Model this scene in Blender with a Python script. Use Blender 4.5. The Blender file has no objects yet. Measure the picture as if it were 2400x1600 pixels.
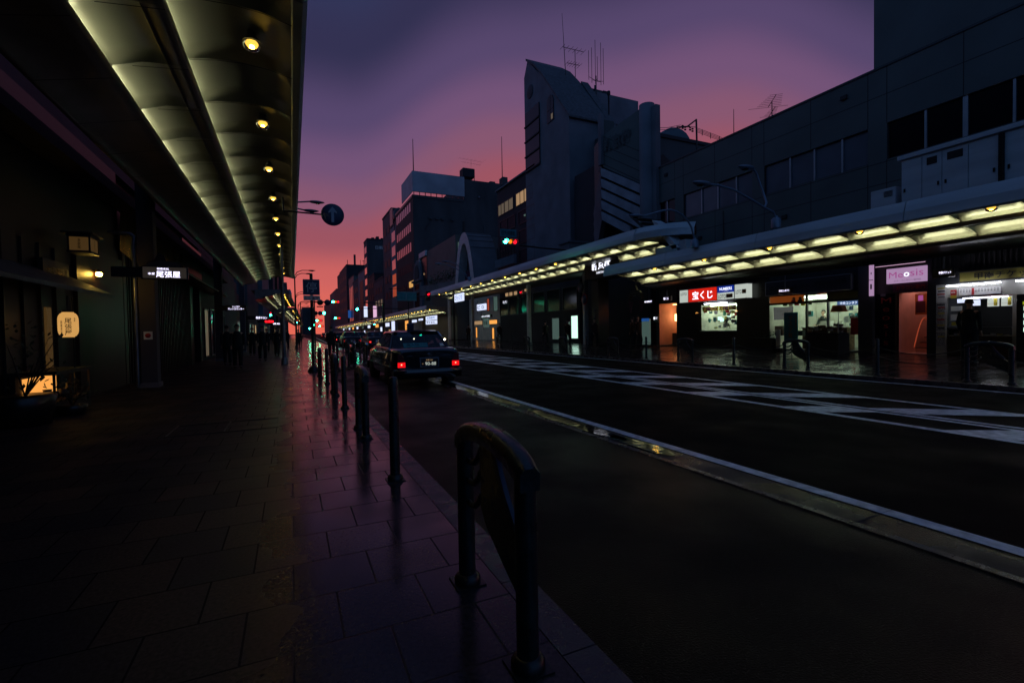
import bpy, math, random
from mathutils import Vector, Matrix
random.seed(7)
S = bpy.context.scene
COL = S.collection
R = math.radians
def lin(r, g=None, b=None):
    if g is None: g = b = r
    f = lambda c: (c/255/12.92) if c/255 <= .04045 else ((c/255+.055)/1.055)**2.4
    return (f(r), f(g), f(b), 1)
def bend(y): return .027*max(0., y-55)

# ------------------------------------------------------------------ materials
M = {}
def mat(name, col, rough=.6, metal=0., var=.25, vscale=3., bump=0., bscale=40., emit=None, estr=0., spec=.5, coat=0., rvar=.0, stretch=None):
    m = bpy.data.materials.new(name); m.use_nodes = True; M[name] = m
    nt = m.node_tree; n = nt.nodes; L = nt.links; b = n['Principled BSDF']
    b.inputs['Roughness'].default_value = rough; b.inputs['Metallic'].default_value = metal
    b.inputs['Specular IOR Level'].default_value = spec
    b.inputs['Coat Weight'].default_value = coat
    c = tuple(col[:3])+(1,)
    b.inputs['Base Color'].default_value = c
    tc = n.new('ShaderNodeTexCoord'); mp = n.new('ShaderNodeMapping'); L.new(tc.outputs['Object'], mp.inputs['Vector'])
    if stretch: mp.inputs['Scale'].default_value = stretch
    if var:
        nz = n.new('ShaderNodeTexNoise'); nz.inputs['Scale'].default_value = vscale; nz.inputs['Detail'].default_value = 6
        L.new(mp.outputs['Vector'], nz.inputs['Vector'])
        cr = n.new('ShaderNodeMapRange'); cr.inputs['From Min'].default_value = .3; cr.inputs['From Max'].default_value = .7
        cr.inputs['To Min'].default_value = 1-var; cr.inputs['To Max'].default_value = 1+var*.6
        L.new(nz.outputs['Fac'], cr.inputs['Value'])
        mx = n.new('ShaderNodeMix'); mx.data_type = 'RGBA'; mx.blend_type = 'MULTIPLY'; mx.inputs['Factor'].default_value = 1
        mx.inputs['A'].default_value = c; L.new(cr.outputs['Result'], mx.inputs['B']); L.new(mx.outputs['Result'], b.inputs['Base Color'])
        if rvar:
            rr = n.new('ShaderNodeMapRange'); rr.inputs['From Min'].default_value = .35; rr.inputs['From Max'].default_value = .65
            rr.inputs['To Min'].default_value = max(.02, rough-rvar); rr.inputs['To Max'].default_value = min(1, rough+rvar)
            L.new(nz.outputs['Fac'], rr.inputs['Value']); L.new(rr.outputs['Result'], b.inputs['Roughness'])
    if bump:
        nb = n.new('ShaderNodeTexNoise'); nb.inputs['Scale'].default_value = bscale; nb.inputs['Detail'].default_value = 5
        L.new(mp.outputs['Vector'], nb.inputs['Vector'])
        bp = n.new('ShaderNodeBump'); bp.inputs['Strength'].default_value = bump; bp.inputs['Distance'].default_value = .01
        L.new(nb.outputs['Fac'], bp.inputs['Height']); L.new(bp.outputs['Normal'], b.inputs['Normal'])
    if emit:
        b.inputs['Emission Color'].default_value = tuple(emit[:3])+(1,); b.inputs['Emission Strength'].default_value = estr
    return m
def emis(name, col, s): return mat(name, (0.02,)*3, .5, emit=lin(*col), estr=s, var=0)

mat('asphalt', (.004, .004, .005), .65, var=.5, vscale=1.2, bump=.8, bscale=160, rvar=.1, spec=.03)
mat('asphalt_bay', (.005, .0045, .0045), .45, var=.6, vscale=.8, bump=1., bscale=110, rvar=.15, spec=.09)
mat('concrete_gutter', (.022, .020, .019), .3, var=.4, vscale=2, bump=.3, bscale=60, rvar=.2, spec=.2)
mat('kerb_stone', (.065, .048, .048), .3, var=.35, vscale=6, bump=.4, bscale=80, rvar=.18)
mat('paint_white', (.80, .80, .82), .38, var=.45, vscale=9, bump=.3, bscale=120)
mat('joint', (.015, .014, .015), .6, var=0)
mat('puddle', (.01, .01, .012), .02, var=0, bump=.16, bscale=9, spec=1.)
mat('panel_metal', (.27, .27, .23), .32, metal=.3, var=.06, vscale=1.5)
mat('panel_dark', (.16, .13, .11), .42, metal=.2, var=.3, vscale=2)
mat('fascia', (.58, .62, .64), .45, metal=.1, var=.2, vscale=1.2, stretch=(1, .3, 2))
mat('roof_sheet', (.10, .10, .115), .6, var=.3)
mat('black_metal', (.012, .014, .014), .35, metal=.2, var=.3, vscale=8)
mat('green_paint', (.006, .016, .016), .34, var=.5, vscale=14, bump=.25, bscale=60, coat=.3, rvar=.12)
mat('blue_plate', (.01, .03, .09), .35, var=.1)
mat('grey_steel', (.20, .21, .23), .35, metal=.5, var=.3)
mat('lamp_grey', (.25, .30, .38), .4, metal=.3, var=.2)
mat('wall_pale', (.15, .155, .18), .75, var=.3, vscale=.6, bump=.2)
mat('wall_panel', (.10, .115, .11), .6, var=.22, vscale=.5)
mat('wall_grey', (.065, .066, .070), .85, var=.4, vscale=.35, bump=.2, stretch=(1, 1, .3))
mat('wall_dark', (.020, .022, .028), .75, var=.4, vscale=.5)
mat('wall_teal', (.09, .16, .19), .7, var=.3, vscale=.5)
mat('wall_brown', (.035, .026, .026), .75, var=.4, vscale=.6)
mat('wall_mauve', (.07, .06, .07), .75, var=.35, vscale=.5)
mat('rib_pale', (.34, .37, .42), .5, var=.3, vscale=1.5)
mat('billboard_back', (.36, .38, .42), .6, var=.2, vscale=.4)
mat('roof_tile', (.06, .065, .075), .6, var=.5, vscale=5, bump=.5, bscale=20)
mat('glass_dark', (.008, .009, .012), .12, var=0, spec=.3)
mat('glass_mirror', (.01, .01, .012), .02, var=0, spec=1., coat=1)
mat('shade', (.02, .022, .03), .55, var=.3, spec=.15)
mat('glass_sky', (.42, .36, .42), .05, metal=.9, var=.15, vscale=.8)
mat('blind', (.10, .11, .14), .35, var=.2, vscale=1, coat=.5)
mat('frame_dark', (.03, .03, .035), .4, var=.2)
mat('alu', (.4, .41, .43), .35, metal=.6, var=.1)
mat('wood_dark', (.010, .005, .003), .5, var=.5, vscale=3, stretch=(6, 6, .6))
mat('wood_red', (.026, .009, .005), .45, var=.5, vscale=3, stretch=(6, 6, .6))
mat('brass', (.42, .30, .08), .2, metal=.95, var=.35, vscale=2.2, bump=.9, bscale=2.2, stretch=(1, 3, .5))
mat('stone_black', (.012, .010, .010), .3, var=.4)
mat('tile_cream', (.55, .54, .48), .5, var=.2)
mat('paper', (.75, .74, .70), .8, var=.1)
mat('paper_print', (.35, .35, .36), .8, var=.7, vscale=26)
mat('ink', (.012, .011, .012), .7, var=0)
mat('red_paint', (.45, .02, .02), .5, var=.1)
mat('yellow_paint', (.55, .45, .04), .5, var=.1)
mat('yellow_dim', (.20, .17, .03), .6, var=.3)
mat('pink_wall', (.72, .42, .36), .7, var=.12)
mat('rubber', (.01, .01, .01), .7, var=.2)
mat('chrome', (.6, .62, .66), .12, metal=1, var=0)
mat('car_black', (.006, .007, .010), .08, var=0, coat=1, spec=.6)
mat('car_silver', (.03, .03, .035), .3, metal=.6, var=0, coat=.6)
mat('car_white', (.05, .05, .055), .3, var=0, coat=.6)
mat('lens_red', (.10, .004, .004), .15, var=0, coat=.6)
mat('coat_dark', (.006, .012, .014), .85, var=.4, vscale=9)
mat('coat_brown', (.035, .022, .016), .85, var=.3, vscale=9)
mat('skin', (.45, .27, .19), .55, var=.1)
mat('hair', (.010, .008, .007), .5, var=.3, vscale=30)
mat('foliage', (.03, .05, .02), .7, var=.5, vscale=8)
mat('banner_teal', (.05, .26, .29), .8, var=.2)
mat('banner_orange', (.5, .16, .04), .7, var=.2)
mat('awning', (.5, .18, .08), .7, var=.2)
mat('cloth_purple', (.10, .02, .05), .8, var=.3)
mat('cardboard', (.16, .09, .06), .8, var=.5, vscale=8)
# light givers, and surfaces with glow painted in
emis('e_tube', (255, 255, 200), 19)
emis('e_bulb', (255, 205, 90), 50)
emis('e_globe', (255, 215, 110), 1.5)
emis('e_white', (235, 238, 255), 16.)
emis('e_orange_dim', (255, 130, 50), .13)  # transom poster: backlight painted in as its own glow
emis('e_paperlit', (205, 212, 205), .10)  # notice paper: shop light through it painted in as glow
emis('e_pinktext', (225, 110, 195), .42)
emis('e_text', (228, 222, 255), 2.6)
emis('e_cool', (190, 235, 215), 1.6)
emis('e_ceiling', (222, 250, 218), 17)
emis('e_warm', (255, 190, 120), 7.)
emis('e_pinklamp', (255, 205, 190), 5.)
emis('e_warm_soft', (255, 170, 80), 1.0)
emis('e_lantern', (255, 190, 105), .62)
emis('e_lantern_dim', (255, 190, 105), .05)
emis('e_green', (40, 255, 190), 45)
emis('e_amber', (255, 150, 20), 1.1)
emis('e_red', (255, 25, 45), 1.6)
emis('e_red_hot', (255, 12, 20), 14)
emis('e_tail', (255, 16, 20), 1.1)
emis('e_tail_core', (255, 90, 70), 9)
emis('e_head', (255, 226, 180), 30)
emis('e_sign_red', (240, 38, 22), .75)
emis('e_sign_blue', (25, 60, 190), .5)
emis('e_sign_white', (225, 235, 225), .62)
emis('e_sign_lilac', (222, 178, 226), .52)
emis('e_sign_blue2', (35, 90, 170), .6)
emis('e_lilac_line', (240, 190, 225), .9)
emis('e_win_warm', (255, 205, 150), .35)
emis('e_win_orange', (255, 110, 70), .30)
emis('e_win_dim', (230, 205, 170), .12)
emis('e_win_cool', (150, 190, 180), .16)
emis('e_board', (215, 225, 255), 1.1)
emis('e_lime', (190, 220, 40), .5)
emis('e_face', (235, 238, 255), 1.6)
emis('e_dimface', (200, 180, 165), .035)

def ground_slabs():
    m = bpy.data.materials.new('slabs'); m.use_nodes = True; M['slabs'] = m
    nt = m.node_tree; n = nt.nodes; L = nt.links; b = n['Principled BSDF']
    tc = n.new('ShaderNodeTexCoord'); mp = n.new('ShaderNodeMapping'); L.new(tc.outputs['Object'], mp.inputs['Vector'])
    mp.inputs['Location'].default_value = (.025+.388*52, 20.16, 0)
    br = n.new('ShaderNodeTexBrick'); br.offset = .5; br.inputs['Scale'].default_value = 1
    br.inputs['Brick Width'].default_value = .388; br.inputs['Row Height'].default_value = .3975
    br.inputs['Mortar Size'].default_value = .0055; br.inputs['Mortar Smooth'].default_value = .3
    br.inputs['Color1'].default_value = (.062, .040, .034, 1); br.inputs['Color2'].default_value = (.018, .020, .026, 1)
    br.inputs['Mortar'].default_value = (.006, .006, .006, 1)
    L.new(mp.outputs['Vector'], br.inputs['Vector'])
    nz = n.new('ShaderNodeTexNoise'); nz.inputs['Scale'].default_value = 55; nz.inputs['Detail'].default_value = 8; L.new(tc.outputs['Object'], nz.inputs['Vector'])
    mr = n.new('ShaderNodeMapRange'); mr.inputs['From Min'].default_value = .3; mr.inputs['From Max'].default_value = .7; mr.inputs['To Min'].default_value = .35; mr.inputs['To Max'].default_value = 1.4
    L.new(nz.outputs['Fac'], mr.inputs['Value'])
    mx = n.new('ShaderNodeMix'); mx.data_type = 'RGBA'; mx.blend_type = 'MULTIPLY'; mx.inputs['Factor'].default_value = 1
    L.new(br.outputs['Color'], mx.inputs['A']); L.new(mr.outputs['Result'], mx.inputs['B']); L.new(mx.outputs['Result'], b.inputs['Base Color'])
    n2 = n.new('ShaderNodeTexNoise'); n2.inputs['Scale'].default_value = 1.6; n2.inputs['Detail'].default_value = 5; L.new(tc.outputs['Object'], n2.inputs['Vector'])
    r2 = n.new('ShaderNodeMapRange'); r2.inputs['From Min'].default_value = .38; r2.inputs['From Max'].default_value = .64; r2.inputs['To Min'].default_value = .10; r2.inputs['To Max'].default_value = .27
    L.new(n2.outputs['Fac'], r2.inputs['Value'])
    ad = n.new('ShaderNodeMath'); ad.operation = 'MULTIPLY_ADD'; ad.inputs[1].default_value = .4; L.new(br.outputs['Fac'], ad.inputs[0]); L.new(r2.outputs['Result'], ad.inputs[2])
    sx = n.new('ShaderNodeSeparateXYZ'); L.new(tc.outputs['Object'], sx.inputs[0])
    nw = n.new('ShaderNodeMath'); nw.operation = 'MULTIPLY_ADD'; nw.inputs[1].default_value = .9; L.new(n2.outputs['Fac'], nw.inputs[0]); L.new(sx.outputs['X'], nw.inputs[2])
    dry = n.new('ShaderNodeMapRange'); dry.interpolation_type = 'SMOOTHSTEP'; dry.inputs['From Min'].default_value = -.9; dry.inputs['From Max'].default_value = .9; dry.inputs['To Min'].default_value = 1; dry.inputs['To Max'].default_value = 0
    L.new(nw.outputs[0], dry.inputs['Value'])
    d2 = n.new('ShaderNodeMath'); d2.operation = 'MULTIPLY_ADD'; d2.inputs[1].default_value = .42; L.new(dry.outputs['Result'], d2.inputs[0]); L.new(ad.outputs[0], d2.inputs[2]); L.new(d2.outputs[0], b.inputs['Roughness'])
    d3 = n.new('ShaderNodeMapRange'); d3.inputs['To Min'].default_value = .36; d3.inputs['To Max'].default_value = .08; L.new(dry.outputs['Result'], d3.inputs['Value']); L.new(d3.outputs['Result'], b.inputs['Specular IOR Level'])
    h = n.new('ShaderNodeMath'); h.operation = 'MULTIPLY_ADD'; h.inputs[1].default_value = -4.; L.new(br.outputs['Fac'], h.inputs[0]); L.new(nz.outputs['Fac'], h.inputs[2])
    # gentle per-slab tilt through a second, coarser noise
    n3 = n.new('ShaderNodeTexNoise'); n3.inputs['Scale'].default_value = 2.2; n3.inputs['Detail'].default_value = 2; L.new(tc.outputs['Object'], n3.inputs['Vector'])
    h2 = n.new('ShaderNodeMath'); h2.operation = 'MULTIPLY_ADD'; h2.inputs[1].default_value = .8; L.new(n3.outputs['Fac'], h2.inputs[0]); L.new(h.outputs[0], h2.inputs[2])
    bp = n.new('ShaderNodeBump'); bp.inputs['Strength'].default_value = .16; bp.inputs['Distance'].default_value = .003
    L.new(h2.outputs[0], bp.inputs['Height']); L.new(bp.outputs['Normal'], b.inputs['Normal'])
ground_slabs()
def brick_mat():
    m = bpy.data.materials.new('brick'); m.use_nodes = True; M['brick'] = m
    nt = m.node_tree; n = nt.nodes; L = nt.links; b = n['Principled BSDF']; b.inputs['Roughness'].default_value = .8
    tc = n.new('ShaderNodeTexCoord'); sp = n.new('ShaderNodeSeparateXYZ'); cb = n.new('ShaderNodeCombineXYZ')
    L.new(tc.outputs['Object'], sp.inputs[0]); L.new(sp.outputs['Y'], cb.inputs['X']); L.new(sp.outputs['Z'], cb.inputs['Y'])
    br = n.new('ShaderNodeTexBrick'); br.inputs['Scale'].default_value = 1; br.inputs['Brick Width'].default_value = .23; br.inputs['Row Height'].default_value = .075
    br.inputs['Mortar Size'].default_value = .008; br.inputs['Color1'].default_value = (.40, .26, .12, 1); br.inputs['Color2'].default_value = (.28, .17, .08, 1); br.inputs['Mortar'].default_value = (.08, .05, .03, 1)
    L.new(cb.outputs[0], br.inputs['Vector']); L.new(br.outputs['Color'], b.inputs['Base Color'])
brick_mat()
def glass_mat(name, tint, t=.75):
    m = bpy.data.materials.new(name); m.use_nodes = True; M[name] = m
    nt = m.node_tree; n = nt.nodes; L = nt.links; n.remove(n['Principled BSDF'])
    tr = n.new('ShaderNodeBsdfTransparent'); tr.inputs[0].default_value = tint
    gl = n.new('ShaderNodeBsdfGlossy'); gl.inputs['Roughness'].default_value = .03; gl.inputs[0].default_value = (.9, .9, .9, 1)
    fr = n.new('ShaderNodeFresnel'); fr.inputs['IOR'].default_value = 1.5
    mx = n.new('ShaderNodeMixShader'); L.new(fr.outputs[0], mx.inputs[0]); L.new(tr.outputs[0], mx.inputs[1]); L.new(gl.outputs[0], mx.inputs[2])
    L.new(mx.outputs[0], n['Material Output'].inputs['Surface'])
glass_mat('car_glass', (.30, .34, .36, 1)); glass_mat('shop_glass', (.9, .92, .9, 1)); glass_mat('lamp_glass', (.95, .8, .45, 1))

# ------------------------------------------------------------------ mesh helpers
OFF = {}
class MB:
    def __init__(s): s.v = []; s.f = []; s.m = []; s.mats = []; s.sm = []
    def mi(s, m):
        if m not in s.mats: s.mats.append(m)
        return s.mats.index(m)
    def add(s, vs, fs, m, smooth=False):
        b = len(s.v); s.v += [tuple(p) for p in vs]; k = s.mi(m)
        for f in fs: s.f.append(tuple(b+i for i in f)); s.m.append(k); s.sm.append(smooth)
        return s
    def box(s, x0, x1, y0, y1, z0, z1, m):
        if x0 > x1: x0, x1 = x1, x0
        if y0 > y1: y0, y1 = y1, y0
        if z0 > z1: z0, z1 = z1, z0
        v = [(x0,y0,z0),(x1,y0,z0),(x1,y1,z0),(x0,y1,z0),(x0,y0,z1),(x1,y0,z1),(x1,y1,z1),(x0,y1,z1)]
        return s.add(v, [(0,3,2,1),(4,5,6,7),(0,1,5,4),(1,2,6,5),(2,3,7,6),(3,0,4,7)], m)
    def quad(s, a, b, c, d, m): return s.add([a,b,c,d], [(0,1,2,3)], m)
    def prism(s, pts, ax, a, b, m):
        """pts: 2-D outline; ax: 'x','y' or 'z' the extrusion axis; a,b its ends."""
        n = len(pts)
        def P(p, t): return {'x': (t, p[0], p[1]), 'y': (p[0], t, p[1]), 'z': (p[0], p[1], t)}[ax]
        v = [P(p, a) for p in pts]+[P(p, b) for p in pts]
        f = [tuple(range(n)), tuple(range(2*n-1, n-1, -1))]+[(i, i+n, (i+1) % n+n, (i+1) % n) for i in range(n)]
        return s.add(v, f, m)
    def tube(s, path, r, m, n=10, cap=True):
        P = [Vector(p) for p in path]; rs = r if isinstance(r, (list, tuple)) else [r]*len(P)
        v = []; f = []; up = None
        for i, p in enumerate(P):
            d = (P[min(i+1, len(P)-1)]-P[max(i-1, 0)]).normalized()
            if up is None: up = Vector((0,0,1)) if abs(d.z) < .9 else Vector((1,0,0))
            a = (up-d*up.dot(d)).normalized(); up = a; c = d.cross(a)
            for k in range(n):
                t = 2*math.pi*k/n; v.append(p+(a*math.cos(t)+c*math.sin(t))*rs[i])
        for i in range(len(P)-1):
            for k in range(n): f.append((i*n+k, i*n+(k+1) % n, (i+1)*n+(k+1) % n, (i+1)*n+k))
        s.add(v, f, m, True)
        if cap:
            s.add(v[:n], [tuple(range(n-1, -1, -1))], m); s.add(v[-n:], [tuple(range(n))], m)
        return s
    def lathe(s, c, prof, m, n=20, ax='z'):
        v = []; f = []
        for (r, h) in prof:
            for k in range(n):
                t = 2*math.pi*k/n; x, y = r*math.cos(t), r*math.sin(t)
                q = {'z': (x, y, h), 'y': (x, h, y), 'x': (h, x, y)}[ax]
                v.append((c[0]+q[0], c[1]+q[1], c[2]+q[2]))
        for i in range(len(prof)-1):
            for k in range(n):
                q = (i*n+k, i*n+(k+1) % n, (i+1)*n+(k+1) % n, (i+1)*n+k); f.append(q if ax != 'y' else q[::-1])
        return s.add(v, f, m, True)
    def grid(s, fn, nu, nv, m, smooth=True):
        v = [fn(i/nu, j/nv) for i in range(nu+1) for j in range(nv+1)]
        f = [(i*(nv+1)+j, i*(nv+1)+j+1, (i+1)*(nv+1)+j+1, (i+1)*(nv+1)+j) for i in range(nu) for j in range(nv)]
        return s.add(v, f, m, smooth)
    def loft(s, rings, m, smooth=True, caps=True):
        n = len(rings[0]); v = [p for r in rings for p in r]
        f = [(i*n+k, i*n+(k+1) % n, (i+1)*n+(k+1) % n, (i+1)*n+k) for i in range(len(rings)-1) for k in range(n)]
        s.add(v, f, m, smooth)
        if caps: s.add(rings[0], [tuple(range(n-1, -1, -1))], m); s.add(rings[-1], [tuple(range(n))], m)
        return s
    def build(s, name, parent=None, label=None, cat=None, group=None, kind=None, bevel=0, at=None):
        o0 = OFF.get(parent.name, Vector((0,0,0))) if parent else Vector((0,0,0))
        me = bpy.data.meshes.new(name)
        org = Vector(at) if at else o0
        me.from_pydata([Vector(p)-org for p in s.v], [], s.f)
        for m in s.mats: me.materials.append(M[m])
        for i, p in enumerate(me.polygons): p.material_index = s.m[i]; p.use_smooth = s.sm[i]
        me.update()
        o = bpy.data.objects.new(name, me); COL.objects.link(o); o.location = org-o0
        if parent: o.parent = parent
        OFF[o.name] = org
        tag(o, label, cat, group, kind)
        if bevel:
            b = o.modifiers.new('bevel', 'BEVEL'); b.width = bevel; b.segments = 2; b.limit_method = 'ANGLE'
        return o
def tag(o, label=None, cat=None, group=None, kind=None):
    if label: o['label'] = label
    if cat: o['category'] = cat
    if group: o['group'] = group
    if kind: o['kind'] = kind
    return o
def E(name, label, cat, loc=(0,0,0), group=None):
    o = bpy.data.objects.new(name, None); COL.objects.link(o); o.location = loc; o.empty_display_size = .2
    OFF[o.name] = Vector(loc); tag(o, label, cat, group); return o
KIDS = {}
def copy_tree(o, parent=None, loc=None, rz=None, label=None):
    c = o.copy(); COL.objects.link(c)
    if parent: c.parent = parent
    if loc is not None: c.location = loc
    if rz is not None: c.rotation_euler.z = rz
    if label: c['label'] = label
    for ch in [k for k in bpy.data.objects if k.parent == o]: copy_tree(ch, c)
    return c
FACE = {'W': ((0,-1,0),(0,0,1),(-1,0,0)), 'S': ((1,0,0),(0,0,1),(0,-1,0)), 'E': ((0,1,0),(0,0,1),(1,0,0))}
TX = {}
def txt(body, w, c, face, m, parent, h=None, name='lettering', bold=.0, depth=.006, shear=0., label=None, vertical=False):
    key = (body, bold, vertical)
    if key not in TX:
        cu = bpy.data.curves.new('t', 'FONT'); cu.body = '\n'.join(body) if vertical else body; cu.align_x = 'CENTER'; cu.offset = bold*.4; cu.space_line = 1.0
        cu.resolution_u = 3
        o = bpy.data.objects.new('t', cu); COL.objects.link(o)
        dg = bpy.context.evaluated_depsgraph_get(); me = bpy.data.meshes.new_from_object(o.evaluated_get(dg))
        TX[key] = ([v.co.copy() for v in me.vertices], [tuple(p.vertices) for p in me.polygons])
        bpy.data.objects.remove(o); bpy.data.meshes.remove(me)
    vs, fs = TX[key]
    if not vs: return None
    x0 = min(v.x for v in vs); x1 = max(v.x for v in vs); y0 = min(v.y for v in vs); y1 = max(v.y for v in vs)
    sx = w/(x1-x0); sy = (h/(y1-y0)) if h else sx
    X, Y, Z = [Vector(a) for a in FACE[face]] if isinstance(face, str) else [Vector(a) for a in face]
    C = Vector(c)
    P = [C+X*((v.x-(x0+x1)/2)*sx)+Y*((v.y-(y0+y1)/2)*sy+(v.x-(x0+x1)/2)*sx*shear)+Z*depth for v in vs]
    b = MB(); b.add(P, fs, m); return b.build(name, parent, label=label)
def hook(b, f): f(b); return b
exec_later = []

# ------------------------------------------------------------------ ground
KX = .97      # near kerb; the parking bay lies between it and the gutter
b = MB(); b.add([(-400,-60,-.16),(500,-60,-.16),(500,900,-.16),(-400,900,-.16)], [(0,1,2,3)], 'asphalt'); b.build('ground', kind='structure')
b = MB()
ys = [-8, 16, 55]+list(range(80, 640, 20))
for a, c in zip(ys, ys[1:]):
    b.quad((3.84+bend(a), a, -.1), (12.7+bend(a), a, -.1), (12.7+bend(c), c, -.1), (3.84+bend(c), c, -.1), 'asphalt')
b.build('road', kind='structure')
b = MB(); b.quad((.9,-8,-.1),(3.46,-8,-.1),(3.46,23,-.1),(.9,23,-.1), 'asphalt_bay'); b.build('parking_bay', kind='structure')
# gutter: a slightly raised stone edge and a concrete channel along the white line
b = MB(); b.quad((3.53,-8,-.101),(3.84,-8,-.096),(3.84,200,-.096),(3.53,200,-.101), 'concrete_gutter')
y = -8.
while y < 60: b.box(3.46, 3.53, y+.006, y+1.994, -.14, -.093, 'kerb_stone'); b.box(3.531, 3.838, y-.006, y+.006, -.098, -.0945, 'joint'); y += 2
b.build('gutter', kind='structure')
b = MB()     # irregular film of rain water lying in the channel
def pud(y0, y1, wv):
    n = 40; L = []; Rr = []
    for i in range(n+1):
        y = y0+(y1-y0)*i/n; t = math.sin(math.pi*i/n)**.4
        L.append((3.70-(.16*t)*(.85+.15*math.sin(y*5.1+wv)), y, -.0925)); Rr.append((3.70+(.135*t)*(.9+.1*math.sin(y*7.3+wv)), y, -.0925))
    for i in range(n): b.quad(L[i], Rr[i], Rr[i+1], L[i+1], 'puddle')
pud(3.9, 5.0, 1); pud(4.7, 7.4, 0); pud(7.75, 13.2, 2); b.build('gutter_water', kind='structure')
g = E('drain_grate', 'dark square drain grate in the gutter beside the white line', 'drain grate', (3.68,7.56,-.09))
b = MB(); b.box(3.54, 3.83, 7.42, 7.46, -.094, -.088, 'kerb_stone'); b.box(3.54, 3.83, 7.70, 7.74, -.094, -.088, 'kerb_stone'); b.build('frame', g)
b = MB(); b.box(3.55, 3.82, 7.46, 7.70, -.0945, -.0925, 'ink')
for k in range(7): b.box(3.56+k*.038, 3.575+k*.038, 7.465, 7.695, -.0925, -.089, 'black_metal')
b.build('grating', g)
# pavements
b = MB(); b.quad((-5,-8,0),(.93,-8,0),(.93,200,0),(-5,200,0), 'slabs')
b.quad((.93,17.6,0),(3.2,22,0),(3.2,200,0),(.93,200,0), 'slabs')
for a, c in ((200,400),(400,640)): b.quad((-5+bend(a)-bend(200),a,0),(3.2+bend(a)-bend(200),a,0),(3.2+bend(c)-bend(200),c,0),(-5+bend(c)-bend(200),c,0), 'slabs')
b.build('pavement', kind='structure')
b = MB(); y = -8.
while y < 17: b.box(.934, 1.09, y+.004, y+.596, -.16, .002, 'kerb_stone'); y += .6
p0 = Vector((.98, 17.2, 0)); p1 = Vector((3.28, 21.9, 0)); n = 9
for i in range(n):
    a = p0.lerp(p1, i/n); c = p0.lerp(p1, (i+.98)/n); w = Vector((.15, -.08, 0))
    b.add([a-w*.3,a+w,c+w,c-w*.3,a-w*.3-Vector((0,0,.16)),a+w-Vector((0,0,.16)),c+w-Vector((0,0,.16)),c-w*.3-Vector((0,0,.16))], [(0,3,2,1)[::-1],(1,5,6,2),(0,1,5,4)], 'kerb_stone')
y = 22.
while y < 120: b.box(3.2, 3.4, y+.004, y+.996, -.16, .004, 'kerb_stone'); y += 1
b.build('kerb', kind='structure')
b = MB()
for a, c in ((-8,55),(55,120),(120,240),(240,420),(420,640)):
    b.quad((12.86+bend(a),a,.0),(18.4+bend(a),a,.27),(18.4+bend(c),c,.27),(12.86+bend(c),c,.0), 'slabs')
b.quad((18.4,-8,.27),(26,-8,.27),(26,60,.27),(18.4,60,.27), 'slabs')
b.build('far_pavement', kind='structure')
b = MB()
for a, c in ((-8,55),(55,120),(120,240),(240,420)):
    b.add([(12.7+bend(a),a,-.16),(12.86+bend(a),a,-.16),(12.86+bend(c),c,-.16),(12.7+bend(c),c,-.16),(12.7+bend(a),a,.006),(12.86+bend(a),a,.006),(12.86+bend(c),c,.006),(12.7+bend(c),c,.006)],
          [(4,5,6,7),(0,4,7,3),(0,1,5,4)], 'kerb_stone')
b.build('far_kerb', kind='structure')
# painted markings
b = MB()
def stripe(x0, x1, y0, y1): 
    if y1 > 60:
        stripe(x0, x1, y0, 60); b.quad((x0+bend(60),60,-.096),(x1+bend(60),60,-.096),(x1+bend(y1),y1,-.096),(x0+bend(y1),y1,-.096), 'paint_white'); return
    b.quad((x0,y0,-.0905),(x1,y0,-.0905),(x1,y1,-.0905),(x0,y1,-.0905), 'paint_white')
y = -8.
while y < 58: stripe(3.85, 3.985, y, y+1.997); y += 2
stripe(3.85, 3.985, 58, 200)
def line(x0, w, y0=-8, y1=140): stripe(x0-w/2, x0+w/2, y0, y1)
line(7.47, .15); line(8.26, .11); line(8.46, .11); line(9.70, .13); line(12.5, .13)
def chevron(xa, xb, y, sl, t):
    b.add([(xa,y,-.0895),(xb,y+sl*(xb-xa),-.0895),(xb,y+sl*(xb-xa)+t,-.0895),(xa,y+t,-.0895)], [(0,1,2,3)], 'paint_white')
y = 4.72-2.2*2
while y < 52: chevron(7.545, 8.2, y, -.6, .67); chevron(8.52, 9.62, y-.79, -.80, .68); y += 2.2
b.build('road_markings', kind='structure')
# manhole in the slabs
g = E('manhole_cover', 'dark rectangular slab-filled manhole cover in the near pavement', 'manhole cover', (-.8,7.7,0))
b = MB()
for x0, x1, y0, y1 in ((-1.5,-.2,7.3,7.32),(-1.5,-.2,8.1,8.12),(-1.5,-1.48,7.3,8.12),(-.22,-.2,7.3,8.12),(-.86,-.84,7.3,8.12)): b.box(x0, x1, y0, y1, .001, .008, 'black_metal')
b.build('rim', g)

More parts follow.
